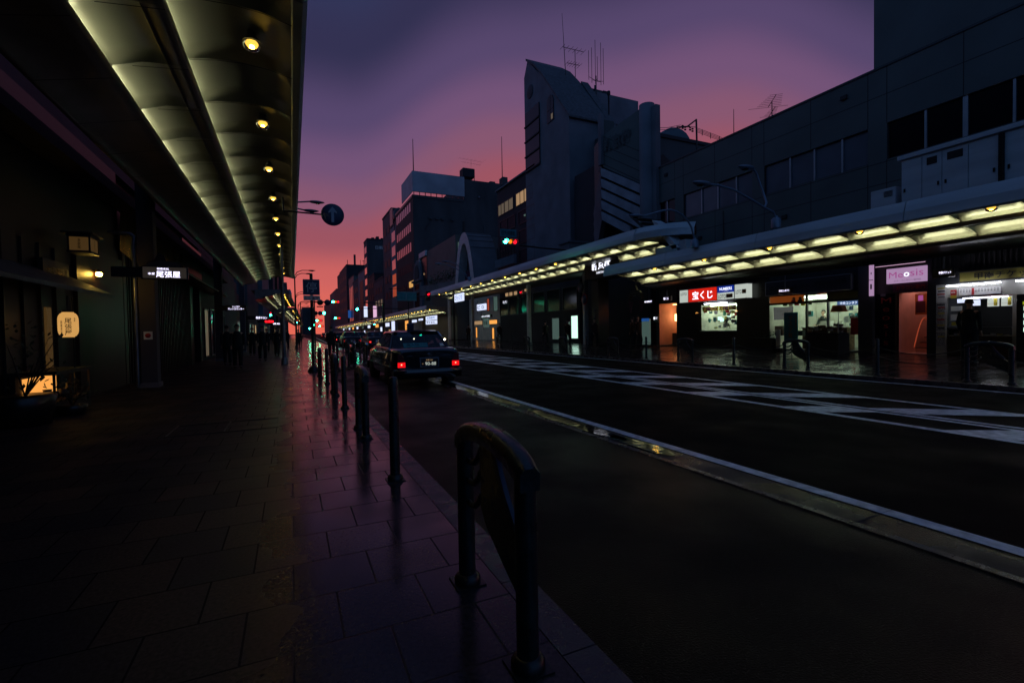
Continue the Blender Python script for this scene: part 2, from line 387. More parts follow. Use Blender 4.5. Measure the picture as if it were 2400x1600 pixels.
# ------------------------------------------------------------------ arcade canopies
def prof1(t):
    K = [(0,0.),(.15,.03),(.45,.10),(.85,.115),(1.2,.07),(1.4,.02),(1.62,-.03)]
    for (a, za), (c, zc) in zip(K, K[1:]):
        if t <= c: u = (t-a)/(c-a); return za+(zc-za)*u
    return K[-1][1]
def ss(a, c, x): u = max(0, min(1, (x-a)/(c-a))); return u*u*(3-2*u)
def canopy(label, side, xo, z0, Y0, Y1, bay=1.3, lamp0=None, lamp_step=2.6, bent=False, group='arcade canopies over the pavements', sc=1., endcap=True, detail=True, mats=('panel_metal','panel_dark','fascia')):
    pm, pd, fm = mats
    g = E('arcade_canopy', label, 'canopy', (xo+(bend(Y0) if bent else 0), Y0, z0), group)
    bx = (lambda y: bend(y)) if bent else (lambda y: 0.)
    X = lambda t, y: xo-side*t*sc+bx(y)
    nb = int(round((Y1-Y0)/bay)); bay = (Y1-Y0)/nb
    nu, nv = (14, 10) if detail else (8, 4)
    b1 = MB(); b2 = MB(); b3 = MB()
    for k in range(nb):
        ya = Y0+k*bay
        def f1(u, v, ya=ya):
            t = (u**1.25)*1.62; d = min(v, 1-v)*bay
            e = ss(0, .10, d)
            # rounded outer end of every pressed panel
            rr = .38; q = math.hypot(max(0, rr-(t-.13)), max(0, rr-d)); e2 = 1 if (t-.13 > rr or d > rr) else ss(rr, rr-.07, q)
            e3 = ss(.13, .20, t)*min(e, e2 if (t-.13) < rr and d < rr else 1)
            return (X(t, ya+v*bay), ya+v*bay, z0+prof1(t)+.075*e3*(1+.9*ss(.3,.7,t)*(1-ss(.9,1.35,t))))
        b1.grid(f1, nu, nv, pm)
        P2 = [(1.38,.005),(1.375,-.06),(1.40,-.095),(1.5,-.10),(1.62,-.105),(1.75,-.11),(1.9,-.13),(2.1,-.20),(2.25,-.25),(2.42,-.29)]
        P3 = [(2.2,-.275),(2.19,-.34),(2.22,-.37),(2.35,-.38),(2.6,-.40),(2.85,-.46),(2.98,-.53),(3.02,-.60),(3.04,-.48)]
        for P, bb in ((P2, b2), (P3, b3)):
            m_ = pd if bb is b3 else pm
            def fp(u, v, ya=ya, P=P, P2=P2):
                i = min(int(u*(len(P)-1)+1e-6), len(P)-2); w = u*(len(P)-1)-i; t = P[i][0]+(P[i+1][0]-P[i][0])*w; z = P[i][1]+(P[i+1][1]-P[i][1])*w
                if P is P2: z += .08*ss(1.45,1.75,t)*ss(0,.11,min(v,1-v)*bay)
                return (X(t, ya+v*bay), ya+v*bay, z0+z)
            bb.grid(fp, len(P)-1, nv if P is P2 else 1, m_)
        w = .008
        for (t0, za, t1, zb) in ((.1,.012,1.37,.155),(1.385,-.115,2.0,-.19),(2.2,-.39,3.0,-.58)):
            n_ = 4
            for j in range(n_):
                ta = t0+(t1-t0)*j/n_; tb = t0+(t1-t0)*(j+1)/n_; zz = lambda t: (prof1(t)-.012) if t1 < 1.4 else za+(zb-za)*(t-t0)/(t1-t0)-.01
                (b1 if t1 < 1.4 else b2 if t1 < 2.3 else b3).quad((X(ta,ya),ya-w,z0+zz(ta)),(X(tb,ya),ya-w,z0+zz(tb)),(X(tb,ya),ya+w,z0+zz(tb)),(X(ta,ya),ya+w,z0+zz(ta)), 'ink')
            pass
        # partitions and closing walls of the light troughs
        for (t0, t1, za, zb, bb) in ((1.395,1.62,.05,-.09,b2),(2.215,2.42,-.22,-.37,b3)):
            bb.box(X(t0,ya), X(t1,ya), ya-.02, ya+.02, z0+zb, z0+za, pd)
        for (t, za, zb, bb) in ((1.615,.06,-.105,b2),(2.415,-.20,-.385,b3)):
            bb.quad((X(t,ya),ya,z0+za),(X(t,ya+bay),ya+bay,z0+za),(X(t,ya+bay),ya+bay,z0+zb),(X(t,ya),ya,z0+zb), pm)
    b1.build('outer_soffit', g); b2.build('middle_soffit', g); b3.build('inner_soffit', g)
    fb = MB(); rb = MB()
    nn = nb if bent else max(2, int((Y1-Y0)/3.4))
    for k in range(nn):
        ya = Y0+(Y1-Y0)*k/nn; yb = Y0+(Y1-Y0)*(k+1)/nn-.018
        pts = [(.10,.0),(.0,-.02),(-.05,.02),(-.02,.24),(.08,.50),(.14,.50),(.14,.05)]
        v = [(X(t,ya), ya, z0+z) for t, z in pts]+[(X(t,yb), yb, z0+z) for t, z in pts]; n = len(pts)
        fb.add(v, [tuple(range(n)), tuple(range(2*n-1,n-1,-1))]+[(i,(i+1)%n,(i+1)%n+n,i+n) for i in range(n)], fm)
        yb += .018
        rb.add([(X(.1,ya),ya,z0+.47),(X(3.4,ya),ya,z0+.42),(X(3.4,yb),yb,z0+.42),(X(.1,yb),yb,z0+.47),(X(.1,ya),ya,z0+.40),(X(3.4,ya),ya,z0+.34),(X(3.4,yb),yb,z0+.34),(X(.1,yb),yb,z0+.40)],
               [(0,1,2,3),(7,6,5,4),(1,0,4,5),(3,2,6,7)], 'roof_sheet')
    fb.build('fascia', g); rb.build('roof', g)
    if endcap:
        for ye in (Y0, Y1):
            cb = MB()
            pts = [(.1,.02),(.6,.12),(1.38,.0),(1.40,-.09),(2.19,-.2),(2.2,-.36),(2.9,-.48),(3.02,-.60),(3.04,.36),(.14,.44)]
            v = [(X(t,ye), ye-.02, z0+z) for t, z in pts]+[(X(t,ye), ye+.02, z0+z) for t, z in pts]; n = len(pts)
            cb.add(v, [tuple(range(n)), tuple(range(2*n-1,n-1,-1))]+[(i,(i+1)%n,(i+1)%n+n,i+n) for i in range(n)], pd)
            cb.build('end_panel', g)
    # tubes in both troughs
    for row, (t, z) in enumerate(((1.50,-.065),(2.30,-.345))):
        proto = None; ntb = min(nb, 48)
        for k in range(ntb):
            yc = Y0+(k+.5)*bay; loc = Vector((X(t,yc), yc, z0+z))
            if proto is None:
                tb = MB(); tb.tube([(0,-bay*.41,0),(0,bay*.41,0)], .020 if detail else .03, 'e_tube', 6); proto = tb.build('light_tube', g, at=tuple(loc))
                proto.data.transform(Matrix.Translation(loc)); 
            else:
                o = proto.copy(); COL.objects.link(o); o.parent = g; o.location = loc-OFF[g.name]
    if lamp0 is not None:
        proto = None; y = lamp0; cnt = 0
        while y < Y1-.2 and cnt < 45:
            if y > Y0:
                t = .585; loc = Vector((X(t,y), y, z0+.155))
                if proto is None:
                    lb = MB(); lb.lathe((0,0,0), [(.0,.09),(.05,.09),(.05,0),(.07,0),(.085,-.02),(.075,-.05),(.11,-.06)], 'grey_steel', 16); proto = lb.build('lamp', g, at=(0,0,0))
                    OFF[proto.name] = Vector((0,0,0)); proto.location = loc-OFF[g.name]
                    gl = MB(); gl.lathe((0,0,0), [(.108,-.062),(.118,-.085),(.108,-.12),(.075,-.155),(.03,-.172),(.0,-.175)], 'lamp_glass', 16); gl.build('globe', proto); rf = MB(); rf.lathe((0,0,0), [(.0,-.066),(.10,-.07),(.10,-.10),(.085,-.13)], 'e_globe', 16); rf.build('glowing_reflector', proto)  # disc glows itself, in place of bulb light filling the globe
                    bl = MB(); bl.lathe((0,0,0), [(.0,-.06),(.024,-.09),(.034,-.12),(.022,-.15),(0,-.166)], 'e_bulb', 10); bl.build('bulb', proto)
                else: copy_tree(proto, g, loc=loc-OFF[g.name])
                cnt += 1
            y += lamp_step
    return g

GC = 'arcade canopies over the pavements'
canopy('long arcade canopy overhead along the near pavement with two rows of strip lights', +1, .21, 5.0, -1.5, 35.5, lamp0=1.95+2.6*0+.0)
canopy('second near-side canopy beyond the gap with a beige end panel', +1, .05, 5.0, 50, 74, lamp0=51, detail=False, bent=True, mats=('panel_metal','panel_dark','fascia'))
canopy('far near-side canopy dwindling towards the sunset', +1, .15, 4.8, 80, 215, bay=2.6, lamp0=81.5, lamp_step=3.2, bent=True, detail=False)

# ---------------------------------------------------------------- left shops
def windowed(parent, name, face, x, a0, a1, z0, z1, m, frame='frame_dark', fr=.06, depth=.05, mull=0, proj=.012, label=None):
    """a framed pane on a wall facing W (-X), S (-Y) or E (+X); a0..a1 along the wall."""
    def P(bb, u0, u1, w0, w1, d0, d1, mm):
        if face == 'W': bb.box(x-d1, x-d0, u0, u1, w0, w1, mm)
        elif face == 'E': bb.box(x+d0, x+d1, u0, u1, w0, w1, mm)
        else: bb.box(u0, u1, x-d1, x-d0, w0, w1, mm)
    w = MB(); P(w, a0, a1, z0, z1, proj*.3, proj, m); o = w.build(name, parent, label=label)
    if frame:
        f = MB(); d = proj+depth
        P(f, a0-fr, a0, z0-fr, z1+fr, .001, d, frame); P(f, a1, a1+fr, z0-fr, z1+fr, .001, d, frame)
        P(f, a0, a1, z0-fr, z0, .001, d, frame); P(f, a0, a1, z1, z1+fr, .001, d, frame)
        for k in range(mull): c = a0+(a1-a0)*(k+1)/(mull+1); P(f, c-fr*.35, c+fr*.35, z0, z1, proj+.001, d-.004, frame)
        f.build('frame', o)
    return o
g = E('noodle_shop', 'dark wooden noodle shop front at the far left under the canopy', 'shop', (-4.1, 10, 0))
b = MB(); b.box(-9, -4.12, -8, 15.9, 0, 5.6, 'wood_dark'); b.box(-4.119, -4.05, 12.9, 15.9, 0, 3.3, 'wood_red')
for k in range(30): y = -6+k*.62; b.box(-4.119, -4.08, y, y+.05, 0, 3.0, 'wood_dark')
b.build('wall', g)
b = MB(); b.box(-4.119, -3.66, -8, 36, 4.62, 4.86, 'wall_brown'); b.build('ledge', g)
b = MB(); b.box(-14, -4.13, -30, 36, 5.6, 17, 'wall_dark'); b.build('upper_wall', g)
b = MB(); b.prism([(-4.12,2.55),(-3.35,2.15),(-3.35,2.08),(-4.12,2.38)], 'y', 7, 12.6, 'roof_tile'); b.build('eave', g)
b = MB(); b.quad((-4.04,15.7,3.55),(-4.04,17.4,3.35),(-3.98,17.4,4.95),(-3.98,15.7,4.95), 'brass'); b.build('metal_band', g)
# glowing strip added in place of the dimly lit yellow wall
b = MB(); b.box(-4.119, -4.08, 11.55, 11.75, .7, 1.85, 'e_lantern_dim'); b.build('wall_glow', g)
g = E('paper_lantern', 'tall glowing paper lantern lettered in black brush characters by the entrance', 'lantern', (-3.6, 11.0, 1.3))
b = MB(); pr = []
for k in range(17):
    t = k/16; r = .142*(1-abs(2*t-1)**5*.42); pr.append((r, .43*t)); pr.append((r*.975, .43*t+.013))
pr = [(0.0, 0)]+pr+[(0, .445)]
b.lathe((-3.6,11.0,1.29), pr, 'e_lantern', 26); b.build('shade', g)
b = MB(); b.lathe((-3.6,11.0,1.735), [(0,0),(.08,0),(.08,.03),(0,.03)], 'black_metal', 18); b.lathe((-3.6,11.0,1.265), [(0,0),(.08,0),(.08,.03),(0,.03)], 'black_metal', 18)
b.tube([(-3.6,11.2,.02),(-3.6,11.2,2.0),(-3.6,11.0,2.02),(-3.6,11.0,1.76)], .012, 'black_metal', 6); b.build('stand', g)
LF = ((.886,-.464,0),(0,0,1),(-.0,-1,0))
import_dir = Vector((-3.6,11.0,0)); dv = Vector((3.6,-11.0,0)).normalized(); xv = Vector((-dv.y, dv.x, 0)); xv = xv if xv.x > 0 else -xv
LF = (tuple(xv), (0,0,1), tuple(dv))
def on_lantern(s, w, dx, z, vert=True, h=None):
    c = Vector((-3.6,11.0,z))+dv*(.152-abs(dx)*.45)+xv*dx; txt(s, w, c, LF, 'ink', g, vertical=vert, bold=.02, h=h)
on_lantern('尾張屋', .095, 0, 1.475, h=.30); on_lantern('御蕎麦処', .026, -.088, 1.47, h=.24); on_lantern('本家', .024, .085, 1.60, h=.07)
g = E('box_lantern', 'dim square paper box lantern with lettering high on the dark shop front', 'lantern', (-3.6, 12.0, 2.95))
b = MB(); b.box(-3.86, -3.5, 11.85, 12.35, 3.22, 3.28, 'wood_dark'); b.box(-3.92, -3.44, 11.78, 12.42, 3.28, 3.31, 'wood_dark'); b.box(-3.86, -3.5, 11.85, 12.35, 2.92, 2.96, 'wood_dark')
for x in (-3.85, -3.53):
    for y in (11.86, 12.31): b.box(x, x+.025, y, y+.025, 2.96, 3.22, 'wood_dark')
b.build('case', g)
b = MB(); b.box(-3.83, -3.52, 11.88, 12.32, 2.96, 3.22, 'e_lantern_dim'); b.build('paper_shade', g)
txt('本家尾', .05, (-3.675,11.872,3.09), 'S', 'ink', g, h=.2, vertical=True, bold=.02); txt('尾張屋', .05, (-3.512,12.1,3.09), 'E', 'ink', g, h=.2, vertical=True, bold=.02)
g = E('carved_signboard', 'carved wooden board with gilt brush characters above the noodle shop entrance', 'sign', (-3.9,11.9,2.4))
b = MB(); b.box(-4.05, -3.98, 11.2, 12.3, 2.32, 2.72, 'stone_black'); b.build('board', g)
txt('本家尾張屋', .9, (-3.978,11.75,2.5), 'E', 'brass', g, h=.2, bold=.01)
g = E('wall_lamp', 'small bright round wall lamp on the dark wooden wall', 'lamp', (-3.98,13.83,2.72))
b = MB(); b.lathe((-3.95,13.83,2.66), [(0,0),(.05,.015),(.062,.05),(.05,.09),(0,.1)], 'e_bulb', 14); b.build('bulb', g)
b = MB(); b.tube([(-4.05,13.83,2.8),(-3.95,13.83,2.82),(-3.95,13.83,2.76)], .014, 'black_metal', 6); b.lathe((-3.95,13.83,2.755), [(0,.03),(.09,.0),(.085,-.005),(0,.01)], 'brass', 14); b.build('bracket', g)
g = E('display_stand', 'low display stand with a glowing orange interior at the foot of the shop front', 'display stand', (-3.85,10.9,0))
b = MB(); b.box(-4.05, -3.5, 10.1, 11.6, 0, .24, 'wood_dark'); b.box(-4.05, -3.98, 10.1, 11.6, .24, .7, 'wood_dark')
for y in (10.1, 10.75, 11.55): b.box(-3.53, -3.5, y, y+.03, .24, .72, 'wood_dark')
b.box(-4.05, -3.46, 10.05, 11.65, .68, .74, 'wood_dark'); b.build('frame', g)
b = MB(); b.box(-3.975, -3.965, 10.3, 11.5, .30, .62, 'e_warm_soft'); b.build('lit_back', g)
for (y, r, h) in ((10.5,.09,.18),(10.8,.07,.12),(11.1,.12,.13),(11.35,.06,.22)):
    b = MB(); b.lathe((-3.74,y,.241), [(0,0),(r*.7,0),(r,h*.5),(r*.6,h*.85),(r*.7,h),(0,h)], 'stone_black', 12); b.build('bowl', g)
def shrub(label, c, r, h, n=160):
    g = E('potted_plant', label, 'plant', c); rd = random.Random(len(label)*7)
    p = MB(); p.lathe(c, [(0,0),(r*.5,0),(r*.65,h*.28),(r*.6,h*.3),(0,h*.29)], 'stone_black', 14); p.build('pot', g)
    f = MB(); 
    for k in range(7):
        a = rd.random()*6.3; e = Vector(c)+Vector((math.cos(a)*r*.7, math.sin(a)*r*.7, h*(.6+.4*rd.random()))); f.tube([(c[0],c[1],c[2]+h*.28), tuple(Vector(c).lerp(e, .6)+Vector((0,0,h*.15))), tuple(e)], [.012,.008,.003], 'wood_dark', 5)
    for k in range(n):
        a = rd.random()*6.3; q = rd.random()**.6*r; z = h*(.35+.65*rd.random()); q *= 1-.5*abs(z/h-.6)
        p0 = Vector(c)+Vector((math.cos(a)*q, math.sin(a)*q, z)); d = Vector((rd.uniform(-1,1),rd.uniform(-1,1),rd.uniform(-.4,1))).normalized()*.09; s_ = d.cross(Vector((0,0,1))).normalized()*.022
        f.add([p0, p0+d*.5+s_, p0+d, p0+d*.5-s_], [(0,1,2,3)], 'foliage')
    f.build('leaves', g)
shrub('dark leafy shrub in a pot beside the noodle shop entrance', (-3.6,9.4,0), .55, 1.5)
shrub('low potted plant in front of the glowing display stand', (-3.35,10.3,0), .3, .55, 90)
# perpendicular hanging name sign
def hang_sign(label, x0, x1, y, z0, z1, lines, face='S', dx=.0, col='e_text', body='stone_black', arm=-3.3, glow=None):
    g = E('hanging_sign', label, 'sign', ((x0+x1)/2, y, z0), None)
    b = MB(); b.box(x0, x1, y, y+.09, z0, z1, body); b.build('sign_box', g, bevel=.01)
    if arm is not None:
        b = MB(); b.box(min(arm, x0)-.0, x0+.0 if arm < x0 else arm, y+.02, y+.07, z0+.03, z1-.03, 'stone_black') if arm < x0 else b.box(x1, arm, y+.02, y+.07, z0+.03, z1-.03, 'stone_black'); b.build('bracket', g)
    if glow: 
        gb = MB(); gb.box(x0+.03, x1-.03, y-.004, y-.001, z0+.02, z1-.02, glow); gb.build('face', g)
    for (s, w, cx, cz, h) in lines: txt(s, w, (cx, y-.008, cz), 'S', col, g, h=h, bold=.008)
    return g
hang_sign('black lit sign with three large brush characters hanging across the near column', -2.80, -1.98, 12.2, 2.475, 2.745,
   [('尾張屋', .42, -2.33, 2.575, .13), ('御蕎麦処', .21, -2.42, 2.69, .04), ('本家', .12, -2.62, 2.585, .05)], arm=-3.3, glow='e_dimface')
hang_sign('small lit sign of a net counter hanging further down the near arcade', -2.8, -1.92, 26, 2.40, 2.68, [('ネットカウンター', .66, -2.36, 2.50, .10), ('まんが喫茶', .3, -2.36, 2.61, .045)], arm=-3.2)
for i, (y, lb, s, c) in enumerate(((44,'third small white lit sign along the near arcade','喫茶サロン','e_text'),(57,'red and white lit sign deep in the near arcade','京漬物','e_red_hot'),(70,'pale lit sign deepest in the near arcade','薬局','e_text'))):
    xx = bend(y); hang_sign(lb, -2.7+xx, -1.7+xx, y, 2.45, 2.8, [(s, .8, -2.2+xx, 2.62, .2)], arm=-3.3+xx, col=c)
# columns
for i, y in enumerate((14.6, 27.5, 40.0)):
    g = E('arcade_column', ('grey square arcade column behind the hanging brush-lettered sign', 'second grey arcade column along the near pavement', 'third grey arcade column beyond the end of the near canopy')[i], 'column', (-3.25, y, 0), 'columns of the near arcade')
    b = MB(); b.box(-3.42, -3.08, y, y+.34, 0, 5.3, 'wall_mauve'); b.build('shaft', g, bevel=.015)
    b = MB(); b.box(-3.45, -3.05, y-.03, y+.37, 0, .12, 'grey_steel'); b.build('base', g)
    if i == 0:
        b = MB(); b.tube([(-3.50,14.7,0),(-3.50,14.7,3.55),(-3.50,14.8,3.75),(-3.62,14.9,3.85),(-4.05,14.9,3.87)], .05, 'grey_steel', 10); b.build('downpipe', g)
        b = MB(); b.box(-3.34, -3.16, 14.588, 14.599, 1.2, 1.4, 'paper'); b.lathe((-3.25,14.586,1.3), [(0,0),(.06,0),(.06,-.004),(0,-.004)], 'red_paint', 16, ax='y'); b.build('sticker', g)
g = E('gable_ornament', 'small pale and dark gable ornament fixed above the hanging sign', 'ornament', (-3.0,12.6,2.78))
b = MB(); b.prism([(-2.75,2.79),(-2.05,2.79),(-2.2,2.86),(-2.38,2.88),(-2.42,2.98),(-2.5,3.05),(-2.56,2.95),(-2.6,2.88),(-2.7,2.84)], 'y', 12.3, 12.34, 'wood_red'); b.prism([(-2.74,2.752),(-2.1,2.752),(-2.2,2.84),(-2.5,2.875),(-2.66,2.83)], 'y', 12.285, 12.299, 'wall_mauve'); b.build('panel', g)
# lattice shop
g = E('lattice_shop', 'shop front of dark vertical lattice bars and glass behind the grey column', 'shop', (-4.05,20,0))
b = MB(); b.box(-9, -4.3, 15.95, 28, 0, 5.6, 'wood_dark'); b.box(-4.3, -4.05, 15.95, 16.2, 0, 3.7, 'wood_red'); b.box(-4.3, -4.05, 25.2, 25.8, 0, 3.7, 'wood_red'); b.box(-4.3, -4.05, 16.2, 28, 3.65, 3.8, 'wood_red')
b.box(-4.3, -4.05, 27.6, 28, 0, 3.7, 'wood_dark'); b.build('wall', g)
b = MB(); b.box(-4.26, -4.24, 16.2, 25.2, .1, 3.65, 'glass_mirror'); b.build('glass', g)
y = 16.3
while y < 25.1:
    if 1: b = MB(); b.box(-4.14, -4.05, y, y+.05, 0, 3.65, 'wood_red'); b.build('lattice_bar', g)
    y += .25 if y < 17.2 or y > 19.2 else .25
b = MB(); b.grid(lambda u, v: (-4.02+.02*math.sin(u*40), 17.5+u*7.5, 3.85+v*1.05), 40, 4, 'brass'); b.build('metal_band', g)
b = MB(); b.prism([(-4.05,3.75),(-3.2,3.45),(-3.2,3.40),(-4.05,3.55)], 'y', 18.6, 31, 'roof_tile'); b.quad((-4.04,18.7,3.50),(-3.25,18.7,3.38),(-3.25,31,3.38),(-4.04,31,3.50), 'wood_red'); b.build('eave', g)
b = MB(); b.box(-3.9, -3.5, 19.0, 19.03, 3.2, 3.3, 'e_warm_soft'); b.build('down_lamp', g)
txt('Otabi Kyoto', 3.6, (-3.96,25.8,4.7), 'E', 'grey_steel', g, h=.5, bold=-.004, label='thin outlined letters on the shop fascia')
b = MB(); b.box(-4.1, -3.98, 23.5, 28, 4.0, 5.3, 'stone_black'); b.build('fascia_board', g)
g = E('dark_shop_building', 'dark shop fronts continuing along the near arcade', 'building', (-4.3,32,0))
b = MB(); b.box(-10, -4.1, 28.05, 46, 0, 5.55, 'wall_dark'); b.box(-10, -4.3, 36.1, 46, 5.55, 9, 'wall_dark'); b.build('wall', g)
for (y, z0, z1, m) in ((29,.2,2.6,'e_win_dim'),(31,.2,2.7,'glass_dark'),(33.5,.2,2.6,'e_win_warm'),(35.6,.3,2.5,'e_win_cool')): windowed(g, 'shop_window', 'E', -4.1, y, y+1.3, z0, z1, m)
hs = (13, 16, 10, 14, 12, 15, 11, 13)
y = 46.
for i, h in enumerate(hs):
    L_ = 16+5*(i % 3); xb = bend(y)
    g = E('near_side_building', ('%s building behind the near arcade, %s from the gap' % (('dark brown','grey','dark teal','pale grey')[i % 4], ('first','second','third','fourth','fifth','sixth','seventh','last')[i])), 'building', (-4+xb, y, 0), 'buildings along the near side')
    b = MB(); b.box(-16+xb, -4.2+xb-.5, y, y+L_-.3, 0, h*.4 if i == 0 else h*1.5, ('wall_brown','wall_grey','wall_teal','wall_grey')[i % 4]); b.build('wall', g)
    for k in range(3): windowed(g, 'shop_window', 'E', -4.7+xb, y+1.5+k*4.5, y+4.5+k*4.5, .3, 2.5, ('e_win_warm','e_win_cool','e_win_dim')[(i+k) % 3], fr=.1)
    y += L_

# ------------------------------------------------------------------ rails and posts along the kerbs
def post_mb(y, h, r=.043, top=True):
    b = MB(); b.lathe((0,y,0), [(r,.0),(r,h-.05)]+([(r*.93,h-.022),(r*.7,h-.006),(0,h)] if top else [(r,h)]), 'green_paint', 20); return b
def base_mb(y): 
    b = MB(); b.box(-.075, .075, y-.075, y+.075, .0, .008, 'black_metal'); b.lathe((0,y,0), [(.066,.008),(.066,.03),(.05,.05),(.043,.052)], 'black_metal', 18); return b
D = .345
def make_arch():
    g = E('arched_rail', 'x', 'guard rail', (0,0,0), 'arched rails along the kerbs')
    for s in (-1, 1): post_mb(s*D, .735, top=False).build('post', g); base_mb(s*D).build('base_collar', g)
    b = MB(); n = 14; rings = []
    def hz(t): return .735+.085*math.sqrt(max(0, 1-(t*1.0)**2))
    for i in range(n+1):
        t = -1+2*i/n; y = t*(D+.043); zt = .80+.065*math.cos(t*math.pi/2)**.8-.03*abs(t)**6; zb = zt-.085
        w = .044-.003*abs(t)**8; rings.append([(-w,y,zb),(w,y,zb),(w,y,zt-.02),(w*.55,y,zt),(-w*.55,y,zt),(-w,y,zt-.02)])
    b.loft(rings, 'green_paint'); b.build('top_rail', g)
    # shield shaped plate between the posts, with an eye-shaped opening
    b = MB()
    outer = [(.10,.80),(.115,.72),(.10,.60),(.105,.47),(.04,.40),(-.06,.35),(-.16,.30),(-.25,.26),(-.305,.23)]
    inner = [(-.02,.80),(-.01,.74),(-.06,.66),(-.12,.58),(-.18,.52),(-.24,.47),(-.29,.45),(-.305,.44)]
    b.prism([(.10,.79),(.115,.72),(.10,.60),(.105,.47),(.04,.40),(-.06,.35),(-.16,.30),(-.25,.26),(-.305,.23),(-.305,.46),(-.24,.50),(-.16,.575),(-.09,.67),(-.03,.775),(-.01,.80)], 'x', -.012, .012, 'green_paint')
    b.build('shield_plate', g, bevel=.004)
    b = MB(); b.prism([(-.03,.775),(-.09,.67),(-.16,.575),(-.24,.50),(-.26,.52),(-.18,.60),(-.12,.68),(-.065,.775)], 'x', -.010, .010, 'blue_plate'); b.build('blue_inset', g)
    for z in (.64, .54, .43):
        b = MB(); b.tube([(0,.305,z),(0,.26,z-.005),(0,.20,z+.01),(0,.15,z+.045),(0,.115,z+.10)], [.013,.014,.016,.015,.011], 'green_paint', 8); b.build('hook_bar', g)
    return g
def make_single():
    g = E('single_bollard', 'x', 'bollard', (0,0,0), 'single bollards along the kerbs')
    post_mb(0, .90).build('post', g); base_mb(0).build('base_collar', g); return g
ORD = ['nearest','second','third','fourth','fifth','sixth','seventh','eighth','ninth','tenth']
arch = make_arch(); single = make_single(); used = set()
def put(proto, loc, label, rz=0):
    if proto.name not in used:
        used.add(proto.name); proto.location = loc; proto.rotation_euler.z = rz; proto['label'] = label; return proto
    return copy_tree(proto, None, loc, rz, label)
for i, y in enumerate((1.95, 6.30, 10.65, 15.0)):
    put(arch, (.785 if i < 3 else .72, y, 0), '%s dark green arched rail on the near kerb, %s' % (ORD[i], ('large in the foreground','seen edge-on before the taxi','just before the sign pole','beside the sign pole')[i]))
for i, y in enumerate((4.17, 8.52, 12.9)):
    put(single, (.785, y, 0), '%s single dark bollard on the near kerb' % ORD[i])
for i, (x, y) in enumerate(((1.9,18.6),(2.13,18.95),(1.45,17.9),(2.75,20.9),(3.05,24.6),(3.05,28.9),(3.05,33.2))):
    put(single, (x, y, 0), 'dark bollard behind the taxi bay, %s from the sign pole' % ORD[i])
for i, y in enumerate((22.6, 26.9, 31.2)):
    put(arch, (3.05, y, 0), '%s dark arched rail beyond the end of the taxi bay' % ORD[i])
FX = 12.98
for i, y in enumerate((4.78, 8.9, 13.1, 17.4, 21.7, 26.0, 30.3)):
    put(arch, (FX, y, .02), '%s dark arched rail on the far kerb%s' % (ORD[i], (' before the ticket shop',' before the contact lens shop',' before the lottery booth','','','','')[i]), rz=0)
for i, y in enumerate((2.5, 6.83, 11.0, 15.2, 19.5, 23.8, 28.1)):
    put(single, (FX, y, .02), '%s single dark bollard on the far kerb' % ORD[i])
def chain(label, a, b_, sag=.16, z=(.70,.45)):
    g = E('slack_chain', label, 'chain', a, 'slack chains between the posts')
    for zz in z:
        c = MB(); n = 10; pts = [tuple(Vector((a[0],a[1],zz)).lerp(Vector((b_[0],b_[1],zz)), i/n)-Vector((0,0,sag*4*(i/n)*(1-i/n)))) for i in range(n+1)]
        c.tube(pts, .011, 'black_metal', 6); c.build('chain', g)
ysr = [2.5, 4.78-D, 4.78+D, 6.83, 8.9-D, 8.9+D, 11.0, 13.1-D, 13.1+D, 15.2, 17.4-D, 17.4+D, 19.5]
names = ['beside the ticket shop','','between the nearest arch and the second bollard','before the pink staircase door','','before the contact lens window','left of the contact lens shop','','before the lottery booth','left of the lottery booth','','before the brick building']
for i, (p, q) in enumerate(zip(ysr, ysr[1:])):
    if names[i]: chain('pair of slack chains on the far kerb '+names[i], (FX,p,.02), (FX,q,.02), z=(.72,.50))
for k, (p, q) in enumerate((((.785,12.9),(.72,15-D)), ((.72,15+D),(.64,17.4)), ((.64,17.4),(1.45,17.9)), ((1.45,17.9),(1.9,18.6)), ((2.13,18.95),(2.75,20.9)), ((.785,10.65+D),(.785,12.9)))):
    chain('pair of slack chains near the sign pole, %s of six' % ORD[k], (p[0],p[1],0), (q[0],q[1],0), sag=.12)

# bus stop sign pole
g = E('stop_sign_pole', 'dark pole with a square blue stopping-place sign and a plate below it', 'sign', (.64,17.4,0))
b = MB(); b.tube([(.64,17.4,.0),(.64,17.4,3.25)], .05, 'black_metal', 16); b.lathe((.64,17.4,3.25), [(.05,0),(.035,.04),(0,.05)], 'black_metal', 14); b.build('pole', g)
b = MB(); b.lathe((.64,17.4,0), [(.19,0),(.19,.03),(.10,.17),(.06,.2),(.05,.2)], 'black_metal', 8); b.build('base', g)
b = MB(); b.box(.375, .895, 17.31, 17.335, 2.565, 3.085, 'blue_plate'); b.build('blue_plate', g, bevel=.008)
b = MB()
for x0, x1, z0, z1 in ((.388,.882,3.066,3.072),(.388,.882,2.578,2.584),(.388,.394,2.578,3.072),(.876,.882,2.578,3.072)): b.box(x0, x1, 17.306, 17.309, z0, z1, 'alu')
b.build('border', g)
txt('停', .34, (.635,17.305,2.825), 'S', 'alu', g, h=.34, bold=-.004)
b = MB(); b.box(.385, .90, 17.31, 17.33, 2.385, 2.545, 'paper'); b.build('plate', g); txt('ここまで', .42, (.64,17.306,2.465), 'S', 'ink', g, h=.10, bold=.02)
